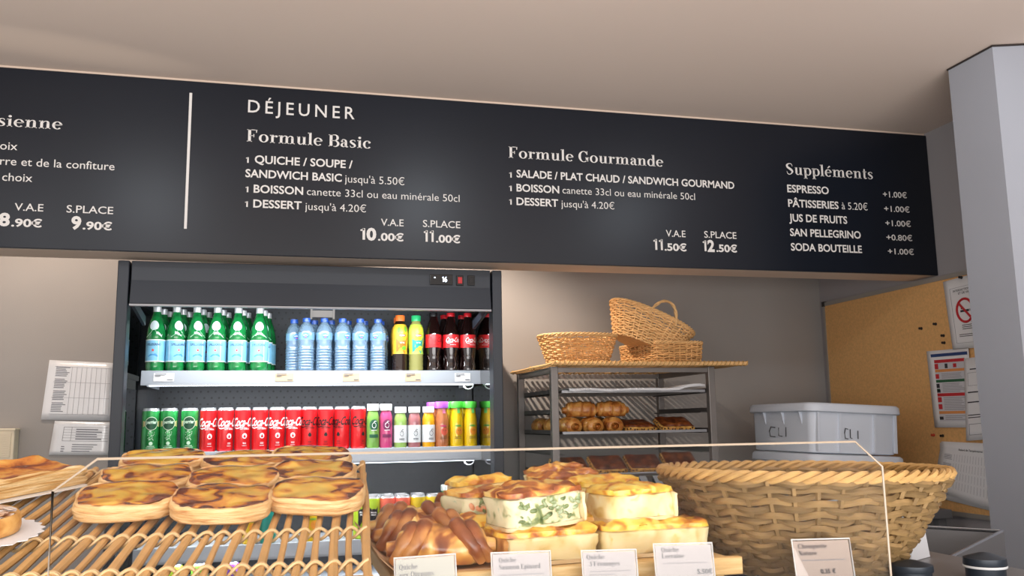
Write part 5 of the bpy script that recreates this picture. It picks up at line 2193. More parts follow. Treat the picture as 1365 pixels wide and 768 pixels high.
def make_flan(seed, a=.0585, b=.0525):
    """A custard flan in puff pastry: bulging layered side, uneven rolled rim, glazed blistered custard."""
    t = thing('custard_flan', 'flan', 'pastry')
    N = 56
    H = .034

    def radii(th):
        x, y = sup(th, a, b, 2.9)
        k = 1 + .05 * noise.noise(Vector((math.cos(th) * 1.6 + seed * 3, math.sin(th) * 1.6, seed)))
        return x * k, y * k
    mb = MB()
    vs, fs = [], []
    prof = [(.86, 0), (.94, .001), (.985, .006), (.965, .010), (1.0, .014), (.985, .018), (1.005, .022), (.985, .027), (.975, .031), (.955, .034), (.93, .0345), (.90, .033), (.86, .026)]
    for k, (q, z) in enumerate(prof):
        for j in range(N):
            th = 2 * PI * j / N
            x, y = radii(th)
            up = z / H
            lift = up * (.0055 * noise.noise(Vector((math.cos(th) * 1.3 + seed, math.sin(th) * 1.3, 2.0 + seed))) + .003 * noise.noise(Vector((th * 5, seed, 1))))
            w_ = 1 + .035 * noise.noise(Vector((th * 4 + seed, k * .9, seed)))
            vs.append((x * q * w_, y * q * w_, z + lift))
    for k in range(len(prof) - 1):
        for j in range(N):
            j2 = (j + 1) % N
            fs.append((k * N + j, k * N + j2, (k + 1) * N + j2, (k + 1) * N + j))
    fs.append(tuple(range(N))[::-1])
    mb.add(vs, fs)
    mb.build('pastry_crust', puff, t, angle=80)
    mb = MB()
    vs, fs = [], []
    rings = [.945, .90, .80, .70, .58, .44, .30, .15]
    for q in rings:
        for j in range(N):
            th = 2 * PI * j / N
            x, y = radii(th)
            lift = .0055 * noise.noise(Vector((math.cos(th) * 1.3 + seed, math.sin(th) * 1.3, 2.0 + seed))) * max(0, (q - .3) / .6)
            z = .0345 + .003 * (1 - q) + lift + .004 * noise.noise(Vector((x * q * 38 + seed, y * q * 38, seed)))
            if q > .92:
                z -= .001
            vs.append((x * q, y * q, z))
    for k in range(len(rings) - 1):
        for j in range(N):
            j2 = (j + 1) % N
            fs.append((k * N + j, k * N + j2, (k + 1) * N + j2, (k + 1) * N + j))
    vs.append((0, 0, .0375))
    c = len(vs) - 1
    for j in range(N):
        fs.append(((len(rings) - 1) * N + j, (len(rings) - 1) * N + (j + 1) % N, c))
    mb.add(vs, fs)
    mb.build('custard_top', custard, t, angle=80)
    return t


flk = [Kind(make_flan(s_)) for s_ in (1.3, 4.7, 8.1)]
CX = [[-.187, -.066, .050], [-.180, -.060, .048], [-.176, -.052, .046]]
base = [[(160, 703), (293, 706), (424, 694)]]
rown = ['front row', 'middle row', 'back row']
coln = ['left', 'middle', 'right hand']
ang = [[.1, -.08, -.22], [.15, .0, -.15], [.1, .05, -.1]]
for r_ in range(3):
    for c_ in range(3):
        p0 = on_board(*base[0][c_])
        q = p0 + PE * (.046 + .108 * r_)
        q.x = p0.x + (CX[r_][c_] - CX[0][c_])
        q += PN * [.0082, .0076, .0072][r_]
        K_ = flk[(r_ * 2 + c_ * 2 + (r_ > 1)) % 3]
        rm_ = Matrix.Rotation(TH_ + [.05, .035, .03][r_], 3, 'X') @ Matrix.Rotation(ang[r_][c_] + (PI if (r_ + c_) % 2 else 0), 3, 'Z')
        K_.put(q, rm_.to_euler(),
               'golden custard flan, %s column of the %s on the cane board' % (coln[c_], rown[r_]), 'custard flans on the cane board', (1.0, 1.0, [.60, .62, .62][r_]))

# ---- long sugared puff tart at the far left on a white card
sugar_top = mottled('tart_top', [(.30, (236, 190, 96)), (.45, (222, 142, 60)), (.56, (160, 80, 40)), (.66, (96, 46, 30)), (.72, (236, 232, 232)), (.9, (244, 242, 242))], 30, rough=.45, coat=.15, bump=.6)
puff_side = mottled('puff_side', [(.25, (150, 96, 46)), (.42, (206, 160, 98)), (.6, (232, 200, 146)), (.78, (244, 228, 196))], 26, rough=.55, bump=.9, bdist=.004, stretch=(.6, .6, 6), spec=.3)
ra, rb = on_board(116, 655), on_board(0, 679)
axis = (ra - rb).normalized()
yaw_t = math.atan2(axis.y, axis.x)
LT_, WT_ = .36, .105
tt_ = thing('long_puff_tart', 'long sugar dusted puff tart on a white card at the far left', 'pastry')
mbs = [MB(), MB()]
nx, ny = 40, 10
vs, fs = [], []
top, sides = MB(), MB()


def tz(u, v):
    ed = max(0, (abs(v) - .55) / .45)
    return .034 + .006 * noise.noise(Vector((u * 9, v * 2.5, 3))) + .007 * ed * (1 + .6 * noise.noise(Vector((u * 16, v, 8))))


for j in range(ny + 1):
    for i in range(nx + 1):
        u, v = i / nx, j / ny * 2 - 1
        vs.append(((u - 1) * LT_, v * WT_ / 2 * .93, tz(u, v)))
W_ = nx + 1
for j in range(ny):
    for i in range(nx):
        fs.append((j * W_ + i, j * W_ + i + 1, (j + 1) * W_ + i + 1, (j + 1) * W_ + i))
top.add(vs, fs)
top.build('sugared_top', sugar_top, tt_, angle=80)
ring = [i for i in range(W_)] + [j * W_ + nx for j in range(1, ny + 1)] + [ny * W_ + i for i in range(nx - 1, -1, -1)] + [j * W_ for j in range(ny - 1, 0, -1)]
sv, sf = [], []
lev = [(1.0, 1.0), (1.05, .93), (1.09, .80), (1.07, .68), (1.10, .55), (1.075, .42), (1.10, .28), (1.08, .12), (1.06, 0)]
for q, h in lev:
    for k in ring:
        x, y, z = vs[k]
        cx = x + LT_ / 2
        n_ = 1 + .02 * noise.noise(Vector((x * 30, y * 30, h * 9)))
        sv.append((-LT_ / 2 + cx * (1 + (q - 1) * .35) * (1 + (n_ - 1) * .3), y * q * n_, z * h + .002 * (h > 0) * noise.noise(Vector((x * 40, y * 9, h * 5)))))
RN = len(ring)
for k in range(len(lev) - 1):
    for i in range(RN):
        j = (i + 1) % RN
        sf.append((k * RN + i, (k + 1) * RN + i, (k + 1) * RN + j, k * RN + j))
sf.append(tuple((len(lev) - 1) * RN + i for i in range(RN)))
sides.add(sv, sf)
sides.build('layered_side', puff_side, tt_, angle=80)
nv = Vector((-math.sin(yaw_t), math.cos(yaw_t), 0))
mt = Matrix.Rotation(TH_, 3, 'X') @ Matrix.Rotation(yaw_t, 3, 'Z')
tt_.rotation_euler = mt.to_euler()
tt_.scale = (1, 1, .62)
tt_.location = ra + mt @ Vector((-.004, WT_ / 2 * 1.08, 0)) + PN * .0098
cdm = MB()
cdm.prism([(x - LT_ / 2, y, 0) for x, y in rrect(LT_ / 2 + .004, WT_ / 2 + .010, .006, 3)], (0, 0, .0012))
cd = cdm.build('cake_card', M('card_white', (232, 232, 230), .5), None, smooth=False)
cd.rotation_euler = mt.to_euler()
cd.location = tt_.location - PN * .0018
tag(cd, 'white cardboard strip under the long sugar dusted tart', 'card')

# ---- round sugared tart on a paper doily, lower left corner
rt = on_board(-34, 724) + PN * .0102
rd = thing('round_tart', 'round almond tart dusted with sugar on a white doily in the lower left corner', 'pastry', rt, (Matrix.Rotation(TH_, 3, 'X') @ Matrix.Rotation(.3, 3, 'Z')).to_euler())
rr_ = on_board(44, 704).x - rt.x
prof = [(rr_ * .90, 0), (rr_ * .97, .002), (rr_, .010), (rr_ * .995, .022), (rr_ * .97, .031), (rr_ * .92, .034), (rr_ * .86, .032)]
MB().lathe(prof, 48).build('tart_crust', mottled('tart_crust', [(.3, (176, 118, 56)), (.5, (212, 162, 92)), (.75, (230, 190, 124))], 28, rough=.5, bump=.5), rd, angle=70)
m_ = MB()
vs, fs = [], []
for k, q in enumerate((.90, .75, .6, .45, .3, .15)):
    for j in range(48):
        a_ = 2 * PI * j / 48
        x, y = rr_ * q * math.cos(a_), rr_ * q * math.sin(a_)
        vs.append((x, y, .033 + .006 * noise.noise(Vector((x * 70, y * 70, 4)))))
for k in range(5):
    for j in range(48):
        fs.append((k * 48 + j, k * 48 + (j + 1) % 48, (k + 1) * 48 + (j + 1) % 48, (k + 1) * 48 + j))
fs.append(tuple(5 * 48 + j for j in range(48)))
m_.add(vs, fs)
m_.build('almond_top', mottled('almond_top', [(.3, (92, 52, 34)), (.42, (170, 112, 74)), (.52, (214, 186, 160)), (.6, (240, 238, 238)), (.8, (120, 70, 50))], 60, rough=.5, bump=.8), rd, angle=70)
m_ = MB()
for k in range(26):
    a_, q = random.random() * 2 * PI, rr_ * .85 * math.sqrt(random.random())
    st = len(m_.v)
    m_.sphere((0, 0, 0), .008, 8, 5, (1, .62, .14))
    m_.xf(Matrix.Translation((q * math.cos(a_), q * math.sin(a_), .037)) @ Matrix.Rotation(random.uniform(0, 6), 4, 'Z') @ Matrix.Rotation(random.uniform(-.5, .5), 4, 'X'), st)
m_.build('almond_flakes', mottled('almond_flake', [(.4, (206, 160, 120)), (.6, (236, 220, 206))], 50, rough=.5, bump=.1), rd)
dl = MB()
n = 96
dpoly = [((rr_ + .018 + .005 * (abs(((i % 4) / 2) - 1))) * math.cos(2 * PI * i / n) if True else 0, (rr_ + .018 + .005 * (abs(((i % 4) / 2) - 1))) * math.sin(2 * PI * i / n), 0) for i in range(n)]
dl.prism(dpoly, (0, 0, .0008))
do = dl.build('paper_doily', M('doily_white', (236, 238, 242), .6), None, smooth=False)
rd.scale = (1, 1, .60)
do.location = rt - PN * .0014
do.rotation_euler = rd.rotation_euler
tag(do, 'white scalloped paper doily under the round almond tart', 'doily')

# ================================================================== wooden board with quiches
wood_m = mottled('pale_wood', [(.3, (196, 150, 88)), (.5, (220, 182, 122)), (.7, (232, 202, 148))], 14, rough=.5, bump=.15, stretch=(1.2, 12, 12), spec=.3)
ZB = EYE - .171
bxl, bxr = at(524, 768, 1.02).x, at(984, 745, 1.03).x
qb = thing('wooden_serving_board', 'pale wooden serving board with raised front edge carrying quiche pieces', 'board', ((bxl + bxr) / 2, 1.24, ZB))
hwb = (bxr - bxl) / 2
MB().box((-hwb, -.21, -.014), (hwb, .23, 0)).build('board_plate', wood_m, qb, smooth=False, bevel=.002)
MB().box((-hwb, -.222, -.016), (hwb, -.21, .005)).build('front_edge', wood_m, qb, smooth=False, bevel=.002)
for x in (-hwb + .03, hwb - .03):
    MB().box((x - .015, -.20, ZC - ZB), (x + .015, .22, -.014)).build('bearer', wood_m, qb, smooth=False)
# brown paper under the onion pastries, turned up along the left side
pb = MB()
nx, ny = 10, 22
vs = []
for j in range(ny):
    for i in range(nx):
        f, g = i / (nx - 1), j / (ny - 1)
        x = bxl - .012 + .14 * f
        z = ZB + .0015 + max(0, (.16 - f) / .16) * .020 + .002 * noise.noise(Vector((f * 5, g * 14, 2)))
        if f < .2:
            z += .004 * noise.noise(Vector((g * 22, 1, 5)))
        vs.append((x, 1.045 + .40 * g, max(z, ZB + .0012)))
pb.add(vs, [(j * nx + i, j * nx + i + 1, (j + 1) * nx + i + 1, (j + 1) * nx + i) for j in range(ny - 1) for i in range(nx - 1)])
po = pb.build('baking_paper', M('paper_tan', (206, 170, 130), .65, vary=.08, vscale=30), None)
sm = po.modifiers.new('thickness', 'SOLIDIFY')
sm.thickness = .0006
tag(po, 'tan baking paper turned up along the left side of the wooden board', 'paper')

brown_top = mottled('quiche_top', [(.28, (250, 226, 150)), (.42, (240, 190, 92)), (.50, (206, 128, 56)), (.60, (160, 86, 44)), (.74, (112, 56, 32))], 40, rough=.4, coat=.2, bump=.6, distort=1.0)
yellow_top = mottled('quiche_top_yellow', [(.28, (252, 230, 140)), (.46, (248, 206, 82)), (.56, (226, 150, 54)), (.66, (176, 98, 44)), (.8, (120, 62, 32))], 40, rough=.4, coat=.2, bump=.6, distort=1.0)
fill_cream = mottled('quiche_cream', [(.3, (206, 172, 96)), (.42, (232, 212, 150)), (.60, (242, 230, 184)), (.68, (236, 204, 116)), (.78, (214, 160, 70))], 34, rough=.5, bump=.3, spec=.4, sss=.1)
fill_green = mottled('quiche_spinach', [(.26, (70, 92, 48)), (.36, (150, 160, 104)), (.44, (226, 222, 180)), (.60, (238, 230, 192)), (.68, (186, 200, 160)), (.78, (96, 120, 70)), (.9, (226, 160, 120))], 46, rough=.5, bump=.5, spec=.4, distort=.8)
crust_m = mottled('quiche_crust', [(.28, (150, 92, 42)), (.46, (204, 146, 80)), (.62, (226, 182, 116))], 30, rough=.55, bump=.5, spec=.3)
pale_crust = mottled('quiche_crust_pale', [(.28, (214, 182, 128)), (.5, (232, 210, 164)), (.7, (240, 224, 188))], 30, rough=.55, bump=.4, spec=.3)


def slab_part(L, W, z0, z1, seed, amp, ampz, rnd=.2, taper=0.0, cuts=9, bulge=0.0):
    """A rounded slab with an uneven surface: x length, y depth, from z0 to z1; taper narrows the right end like a cake wedge."""
    bm = bmesh.new()
    bmesh.ops.create_grid(bm, x_segments=2, y_segments=2, size=1)
    bm.free()
    vs, fs, idx = [], [], {}
    nx, ny, nz = cuts * 2, cuts, 5

    def vid(i, j, k):
        if (i, j, k) not in idx:
            fx, fy, fz = i / nx * 2 - 1, j / ny * 2 - 1, k / nz
            # round the corners in plan
            d = max(0, abs(fx) - (1 - rnd)) / rnd if rnd else 0
            e = max(0, abs(fy) - (1 - rnd)) / rnd if rnd else 0
            sh = 1 - .10 * min(d, e)
            x, y = fx * L / 2 * sh, fy * W / 2 * sh * (1 - taper * (fx + 1) / 2)
            z = z0 + (z1 - z0) * fz
            nn = noise.noise_vector(Vector((x * 42 + seed * 5, y * 42, z * 42 + seed)))
            n2 = noise.noise_vector(Vector((x * 110 + seed * 3, y * 110, z * 110)))
            x += nn.x * amp * 1.3 + n2.x * amp * .7
            y += nn.y * amp * 1.3 + n2.y * amp * .7 - .004 * math.sin(PI * fz) * fy * (-1 if fy < 0 else -1) * 0
            if k == nz:
                z += ampz * noise.noise(Vector((x * 55 + seed, y * 55, seed * 2))) - .0035 * max(0, max(abs(fx), abs(fy)) - .8) / .2 + bulge * (1 - fx * fx) * (1 - fy * fy)
            elif k > 0:
                z += nn.z * amp * .4
            idx[(i, j, k)] = len(vs)
            vs.append((x, y, z))
        return idx[(i, j, k)]
    for i in range(nx):
        for j in range(ny):
            fs.append((vid(i, j, nz), vid(i + 1, j, nz), vid(i + 1, j + 1, nz), vid(i, j + 1, nz)))
            fs.append((vid(i, j, 0), vid(i, j + 1, 0), vid(i + 1, j + 1, 0), vid(i + 1, j, 0)))
    for k in range(nz):
        for i in range(nx):
            fs.append((vid(i, 0, k), vid(i + 1, 0, k), vid(i + 1, 0, k + 1), vid(i, 0, k + 1)))
            fs.append((vid(i, ny, k), vid(i, ny, k + 1), vid(i + 1, ny, k + 1), vid(i + 1, ny, k)))
        for j in range(ny):
            fs.append((vid(0, j, k), vid(0, j, k + 1), vid(0, j + 1, k + 1), vid(0, j + 1, k)))
            fs.append((vid(nx, j, k), vid(nx, j + 1, k), vid(nx, j + 1, k + 1), vid(nx, j, k + 1)))
    return MB().add(vs, fs)


def quiche(label, L, W, H, px, Y, zb, yaw, seed, fill, topm, crust='right', rot=(0, 0), taper=.15, herbs=0, salmon=0):
    t = thing('quiche_piece', label, 'quiche', (at(px, 700, Y).x, Y, zb), (rot[0], rot[1], yaw), 'quiche pieces on the wooden board')
    slab_part(L, W, .005, H - .006, seed, .0034, .001, .25, taper).build('filling', fill, t, angle=70)
    slab_part(L * 1.005, W * 1.005, H - .0075, H, seed + .3, .0034, .0075, .25, taper, bulge=.004).build('browned_top', topm, t, angle=70)
    slab_part(L * 1.01, W * 1.01, 0, .006, seed + .6, .0012, .0008, .2, taper).build('bottom_crust', pale_crust, t, angle=70)
    if crust:
        m_ = slab_part(.006, W * .97 * ((1 - taper) if crust == 'right' else 1), .002, H - .007, seed + .9, .0022, .002, .3, 0, 6)
        m_.xf(Matrix.Translation(((L / 2 - .0005) * (1 if crust == 'right' else -1), 0, 0)))
        m_.build('side_crust', pale_crust if crust == 'right' else crust_m, t, angle=70)
    if herbs:
        hb = MB()
        for k in range(herbs):
            x, z = random.uniform(-.42, .42) * L, random.uniform(.2, .75) * H
            st = len(hb.v)
            hb.sphere((0, 0, 0), random.uniform(.0015, .0038), 8, 5, (1.5, .4, .8))
            hb.xf(Matrix.Translation((x, -W / 2 * (1 - taper * (x / L + .5)) - random.uniform(-.0005, .0035), z)) @ Matrix.Rotation(random.uniform(-1, 1), 4, 'Y'), st)
        hb.build('spinach_leaves', mottled('spinach_leaf', [(.3, (62, 78, 40)), (.5, (128, 146, 96)), (.7, (190, 202, 168))], 70, rough=.5, bump=.3), t)
    if salmon:
        hb = MB()
        for k in range(salmon):
            x, z = random.uniform(-.42, .1) * L, random.uniform(.25, .8) * H
            st = len(hb.v)
            hb.sphere((0, 0, 0), random.uniform(.004, .007), 8, 5, (1.3, .35, .8))
            hb.xf(Matrix.Translation((x, -W / 2 * (1 - taper * (x / L + .5)) - .0003, z)) @ Matrix.Rotation(random.uniform(-1, 1), 4, 'Y'), st)
        hb.build('salmon_flakes', mottled('salmon', [(.3, (226, 150, 106)), (.6, (240, 190, 154))], 60, rough=.45, bump=.2), t)
    return t


L1, L2 = ZB + .0008, ZB + .0425
quiche('yellow quiche piece lying right front on the board, rounded right end', .150, .085, .041, 864, 1.115, L1, -.03, 1.0, fill_cream, yellow_top, None, (0, 0), .3)
quiche('golden quiche piece in front under the spinach one, crust end at its left', .128, .085, .041, 722, 1.100, L1, .10, 2.0, fill_cream, yellow_top, 'left')
quiche('pale quiche piece with golden top, stacked upper right on the pile', .096, .085, .042, 842, 1.130, L2 + .001, .10, 3.0, fill_cream, yellow_top, 'right', (0, -.03), .12)
quiche('thick spinach quiche piece with browned top, in front on the upper layer', .108, .085, .047, 713, 1.115, L2, .22, 4.0, fill_green, brown_top, 'right', (0, -.06), .1, herbs=46)
quiche('salmon and spinach quiche piece behind the thick spinach one', .100, .075, .050, 645, 1.235, L2 - .014, .30, 5.0, fill_green, brown_top, None, (0, .03), .1, herbs=34, salmon=9)
quiche('quiche piece with golden top standing behind the pale upper right one', .100, .075, .045, 805, 1.270, L2, .16, 6.0, fill_cream, yellow_top, 'right', (0, -.05), .1)
quiche('golden brown quiche piece at the back right of the pile', .105, .070, .045, 752, 1.375, L2 + .002, .15, 7.0, fill_cream, brown_top, 'right', (0, -.04), .1)
quiche('quiche piece farthest back, its browned top just showing over the others', .090, .060, .045, 742, 1.44, L2 + .010, .2, 7.5, fill_cream, brown_top, 'right', (0, -.10), .1)
quiche('yellow quiche piece with dark herbs at the back left above the green bottles', .088, .060, .042, 640, 1.345, L2 + .004, .16, 8.0, fill_cream, yellow_top, 'right', (0, -.06), .1, herbs=4)
quiche('browned quiche piece in the middle of the back row', .110, .060, .045, 688, 1.330, L2 - .010, .05, 8.5, fill_cream, brown_top, None, (0, 0), .1)
quiche('small quiche piece with browned crust wedged between the two front ones', .052, .085, .046, 782, 1.165, L1, 1.2, 9.0, fill_cream, yellow_top, 'left', (0, 0), .1)
quiche('golden crust end of a quiche beside the onion pastries', .036, .080, .047, 632, 1.175, L1, .25, 10.0, crust_m, yellow_top, None, (0, 0), .05)
quiche('flaky crust end of a quiche under the thick spinach piece', .040, .080, .050, 664, 1.165, L1, .2, 11.0, crust_m, brown_top, None, (0, 0), .05)
# lower pieces that carry the back of the pile
quiche('lower quiche piece under the back left of the pile', .12, .075, .039, 655, 1.300, L1, .1, 12.0, fill_cream, brown_top, None, (0, 0), .1)
quiche('lower quiche piece under the back right of the pile', .12, .080, .041, 795, 1.280, L1, .1, 13.0, fill_cream, brown_top, None, (0, 0), .1)
quiche('lower quiche piece at the very back of the board', .13, .080, .044, 742, 1.385, L1, .1, 14.0, fill_cream, brown_top, None, (0, 0), .1)

# ---- onion pastries: glossy plaited rolls
onion_m = mottled('onion_roll', [(.26, (96, 46, 24)), (.40, (150, 82, 40)), (.50, (222, 160, 80)), (.58, (248, 212, 130)), (.8, (252, 228, 160))], 15, rough=.3, coat=.45, bump=.25, distort=1.6)
onion_dark = mottled('onion_coil', [(.3, (92, 46, 26)), (.48, (150, 84, 44)), (.66, (206, 146, 84))], 26, rough=.35, coat=.3, bump=.4)


def make_onion(seed):
    t = thing('onion_pastry', 'pastry', 'pastry')
    roll_mesh(.108, .033, 1.6, seed, .80, .16, .30, n=34, m=26).build('pastry_body', onion_m, t, angle=75)
    # thick folded strips wound over both ends
    for s_ in (-1, 1):
        m_ = MB()
        for k in range(2):
            x = s_ * (.037 + .0115 * k)
            pts, rad = [], []
            for i in range(15):
                a_ = R(-35 + 250 * i / 14)
                q = 1.0 - .05 * k * .6
                lean = s_ * (.020 - .004 * k) * math.sin(a_) + .003 * noise.noise(Vector((i * .4, k, seed)))
                pts.append((x - lean * .9, (.029 - .0025 * k) * q * math.cos(a_), .019 + (.0245 - .002 * k) * q * math.sin(a_)))
                rad.append(.0104 * (.6 + .4 * math.sin(PI * i / 14)) * (1 + .18 * noise.noise(Vector((i * .7, k * 3, 2)))))
            m_.tube(pts, rad, 10)
        m_.build('folded_strips', onion_dark, t, angle=75)
    return t


Kon = Kind(make_onion(3.0))
for px, Y, rz, dz, lab in ((588, 1.085, -.10, 0, 'glossy onion pastry nearest the front, dark folded end at its right'), (566, 1.185, -.12, .004, 'glossy onion pastry in the middle of the three'),
                           (552, 1.290, -.05, .004, 'glossy onion pastry at the back beside the soda cans')):
    Kon.put((at(px, 720, Y).x, Y, ZB + .0055 + dz), (0, 0, rz), lab, 'onion pastries on tan paper')
ob = thing('pastry_crumb', 'dark baked pastry crust bit between the onion pastries and the salmon quiche', 'crumb', (at(594, 690, 1.32).x, 1.32, ZB + .042), (.2, .3, .4))
slab_part(.030, .03, 0, .026, 17, .005, .006, .3, .1, 6).build('crust_bit', onion_dark, ob)

# ================================================================== price cards
card_m = M('card_pale', (196, 184, 180), .4)
holder_m = thin_clear('card_holder_clear', (246, 246, 246), 1.45, .02, 1.6)


def price_card(label, tl, tr, Y, lines_, price=None, col=card_m, lean=.012):
    """A card in a clear holder; tl, tr: its upper corners."""
    a, b = at(*tl, Y), at(*tr, Y)
    x0, x1 = a.x, b.x
    wd = x1 - x0
    rz = 0
    hgt = (a.z + b.z) / 2 - ZC
    ax = (b - a).normalized()
    t = thing('price_card', label, 'card', (x0 + wd / 2, Y, ZC + .0005), (0, math.atan2(-(b.z - a.z), wd), 0))
    fwd = Vector((0, lean, hgt)).normalized()
    hl = hgt / fwd.z

    def Q(u, v, d=0):  # u across, v up (metres)
        return Vector((-wd / 2 + u, 0, 0)) + fwd * v + Vector((0, -1, 0)) * d
    m_ = MB()
    m_.prism([Q(.0015, .004, -.0004), Q(wd - .0015, .004, -.0004), Q(wd - .0015, hl - .002, -.0004), Q(.0015, hl - .002, -.0004)], (0, .0008, 0))
    m_.build('card', col, t, smooth=False)
    m_ = MB()
    m_.quad(Q(0, 0, .002), Q(wd, 0, .002), Q(wd, hl, .002), Q(0, hl, .002))
    m_.quad(Q(0, 0, -.003), Q(wd, 0, -.003), Q(wd, hl, -.003), Q(0, hl, -.003))
    m_.build('holder_panes', holder_m, t, smooth=False)
    m_ = MB()
    m_.tube([Q(0, .002, .0), Q(0, hl, 0), Q(wd, hl, 0), Q(wd, .002, 0)], .0013, 6)
    m_.tube([Q(wd, .002, -.004), Q(wd, .002, .018), Q(0, .002, .018), Q(0, .002, -.004)], .0013, 6)
    m_.build('holder_rim', M('holder_rim', (226, 222, 218), .2, coat=.5), t)
    tk = M('ink_card', (92, 84, 86), .6)
    for body, u, v, w_, cap in lines_:
        m_ = MB()
        flat_text(m_, body, Q(wd * u, hl - v, .0008), (1, 0, 0), fwd, wd * w_, cap, font='serif')
        m_.build('card_lettering', tk, t, smooth=False)
    m_ = MB()
    v = lines_[-1][2] + .0065
    for k in range(1 if price else 2):
        m_.quad(Q(wd * .12, hl - v - .0035 * k, .0008), Q(wd * (.88 - .3 * k), hl - v - .0035 * k, .0008), Q(wd * (.88 - .3 * k), hl - v - .0035 * k + .0012, .0008), Q(wd * .12, hl - v - .0035 * k + .0012, .0008))
    m_.build('fine_print', M('ink_card_pale', (170, 160, 160), .6), t, smooth=False)
    if price:
        m_ = MB()
        flat_text(m_, price[0], Q(wd * price[1], hl - price[2], .0008), (1, 0, 0), fwd, wd * price[3], price[4], bold=.02)
        m_.build('price_lettering', M('ink_card_dark', (62, 58, 62), .6), t, smooth=False)
    return t


price_card('price card reading Quiche aux Oignons in front of the onion pastries', (529, 747), (611, 741), .985, [('Quiche', .07, .0125, .30, .0056), ('aux Oignons', .07, .0205, .56, .0056)], col=M('card_cream', (194, 188, 168), .4))
price_card('price card reading Quiche Saumon Epinard in front of the pile', (657, 740), (736, 737), .985, [('Quiche', .12, .0105, .29, .0052), ('Saumon Epinard', .12, .0180, .70, .0052)])
price_card('shiny price card reading Quiche 3 Fromages in front of the pile', (778, 737), (851, 735), .985, [('Quiche', .08, .0095, .33, .0052), ('3 Fromages', .12, .0170, .56, .0052)])
price_card('price card reading Quiche Lorraine at the right end of the wooden board', (875, 728), (953, 726), .985, [('Quiche', .12, .0090, .30, .0050), ('Lorraine', .12, .0160, .38, .0050)], ('5.50€', .70, .0345, .26, .0052))
price_card('pinkish price card reading Chouquette Nature in front of the big basket', (1061, 722), (1138, 720), .985, [('Chouquette', .09, .0105, .50, .0054), ('Nature', .09, .0185, .31, .0054)], ('0.35 €', .42, .0400, .26, .0050), M('card_pink', (206, 182, 166), .4))

# ================================================================== big basket and the things right of it
bc = at(1067, 700, 1.155)
bb = thing('large_wicker_basket', 'big round wicker bread basket with thick rim on the right of the counter', 'basket', (bc.x + .004, 1.155, ZC + .0045), (0, R(.8), 0))
basket(bb, .108, .098, .196, .172, .130, 2.2, 16, 38, .0048, wick_brown, wick_rim, .0066, flare=.85, wob=.0014, amp=.0052)
# bag with round emblem between quiche and basket
bg = thing('snack_bag', 'clear bag of brown pieces with dark label and white round emblem beside the basket', 'bag', (at(912, 685, 1.34).x, 1.34, ZC), (R(-18), 0, -.25))
m_ = MB()
vs, fs = [], []
nx, ny = 12, 10
for sgn in (-1, 1):
    for j in range(ny + 1):
        for i in range(nx + 1):
            fx, fz = i / nx * 2 - 1, j / ny
            th_ = .022 * (1 - fx ** 4) * math.sin(PI * min(1, fz * 1.05)) ** .5 if fz < .98 else 0
            vs.append((fx * .045, sgn * (th_ + .0008) + .002 * noise.noise(Vector((fx * 3, fz * 4, sgn))), fz * .092))
o_ = (nx + 1) * (ny + 1)
for sgn in (0, 1):
    for j in range(ny):
        for i in range(nx):
            f = (j * (nx + 1) + i, j * (nx + 1) + i + 1, (j + 1) * (nx + 1) + i + 1, (j + 1) * (nx + 1) + i)
            fs.append(tuple(q + o_ * sgn for q in (f if sgn == 0 else f[::-1])))
m_.add(vs, fs)
m_.build('bag_film', thin_clear('bag_film', (236, 236, 236), 1.4, .08, 2.0, body=(120, 84, 60), body_amt=.25), bg)
m_ = MB()
for k in range(34):
    fx, fz = random.uniform(-.8, .8), random.uniform(.06, .72)
    m_.sphere((fx * .040, random.uniform(-.4, .4) * .03 * (1 - fx ** 4) * math.sin(PI * fz) ** .5, fz * .088), .0075, 8, 6, (1, .8, .8))
m_.build('brown_pieces', mottled('brown_pieces', [(.3, (72, 38, 26)), (.6, (140, 84, 56))], 60, rough=.5, bump=.3), bg)
m_ = MB()
for y in (-.0255,):
    m_.prism([(.004, y, .050), (.040, y + .008, .052), (.042, y + .008, .086), (.0, y, .088)], (0, .001, 0))
m_.build('bag_label', M('label_dark', (44, 42, 46), .3, coat=.4), bg, smooth=False)
m_ = MB()
m_.tube([(.021 + .0135 * math.cos(a_), -.0270 + .0045 + .0015 * math.cos(a_) - .003, .070 + .0135 * math.sin(a_)) for a_ in [2 * PI * k / 24 for k in range(24)]], .0011, 5, closed=True)
for dx in (-.0045, .0055):
    m_.tube([(.021 + dx, -.0258, .0595), (.021 + dx, -.0258, .0805)], .0009, 5)
for dz in (.063, .070, .077):
    m_.tube([(.0165, -.0258, dz), (.0265, -.0258, dz)], .0009, 5)
m_.build('round_emblem', white_ink, bg)
# dark glossy counter equipment behind the pile
dk = thing('dark_tray_stand', 'dark glossy stand with slanting clear front behind the quiches', 'stand', (at(862, 660, 1.9).x, 1.98, EYE - .42))
m_ = MB()
m_.prism([(-.09, -.10, 0), (-.09, .12, 0), (-.09, .12, .29), (-.09, .02, .29), (-.09, -.10, .19)], (.20, 0, 0))
m_.build('stand_body', M('gloss_dark', (30, 31, 34), .15, coat=.5), dk, smooth=False, bevel=.003)
m_ = MB()
for x in (.02, .055, .085):
    m_.prism([(x, -.1035, .195), (x + .018, -.1035, .195), (x + .018, .014, .2895), (x, .014, .2895)], (0, -.001, .001))
m_.build('slanting_panes', M('pane_grey', (112, 118, 124), .15, coat=.5), dk, smooth=False)
MB().box((-.10, -.11, -1.13), (.12, .13, 0)).build('pedestal', M('pedestal_dark', (52, 52, 54), .5), dk, smooth=False)
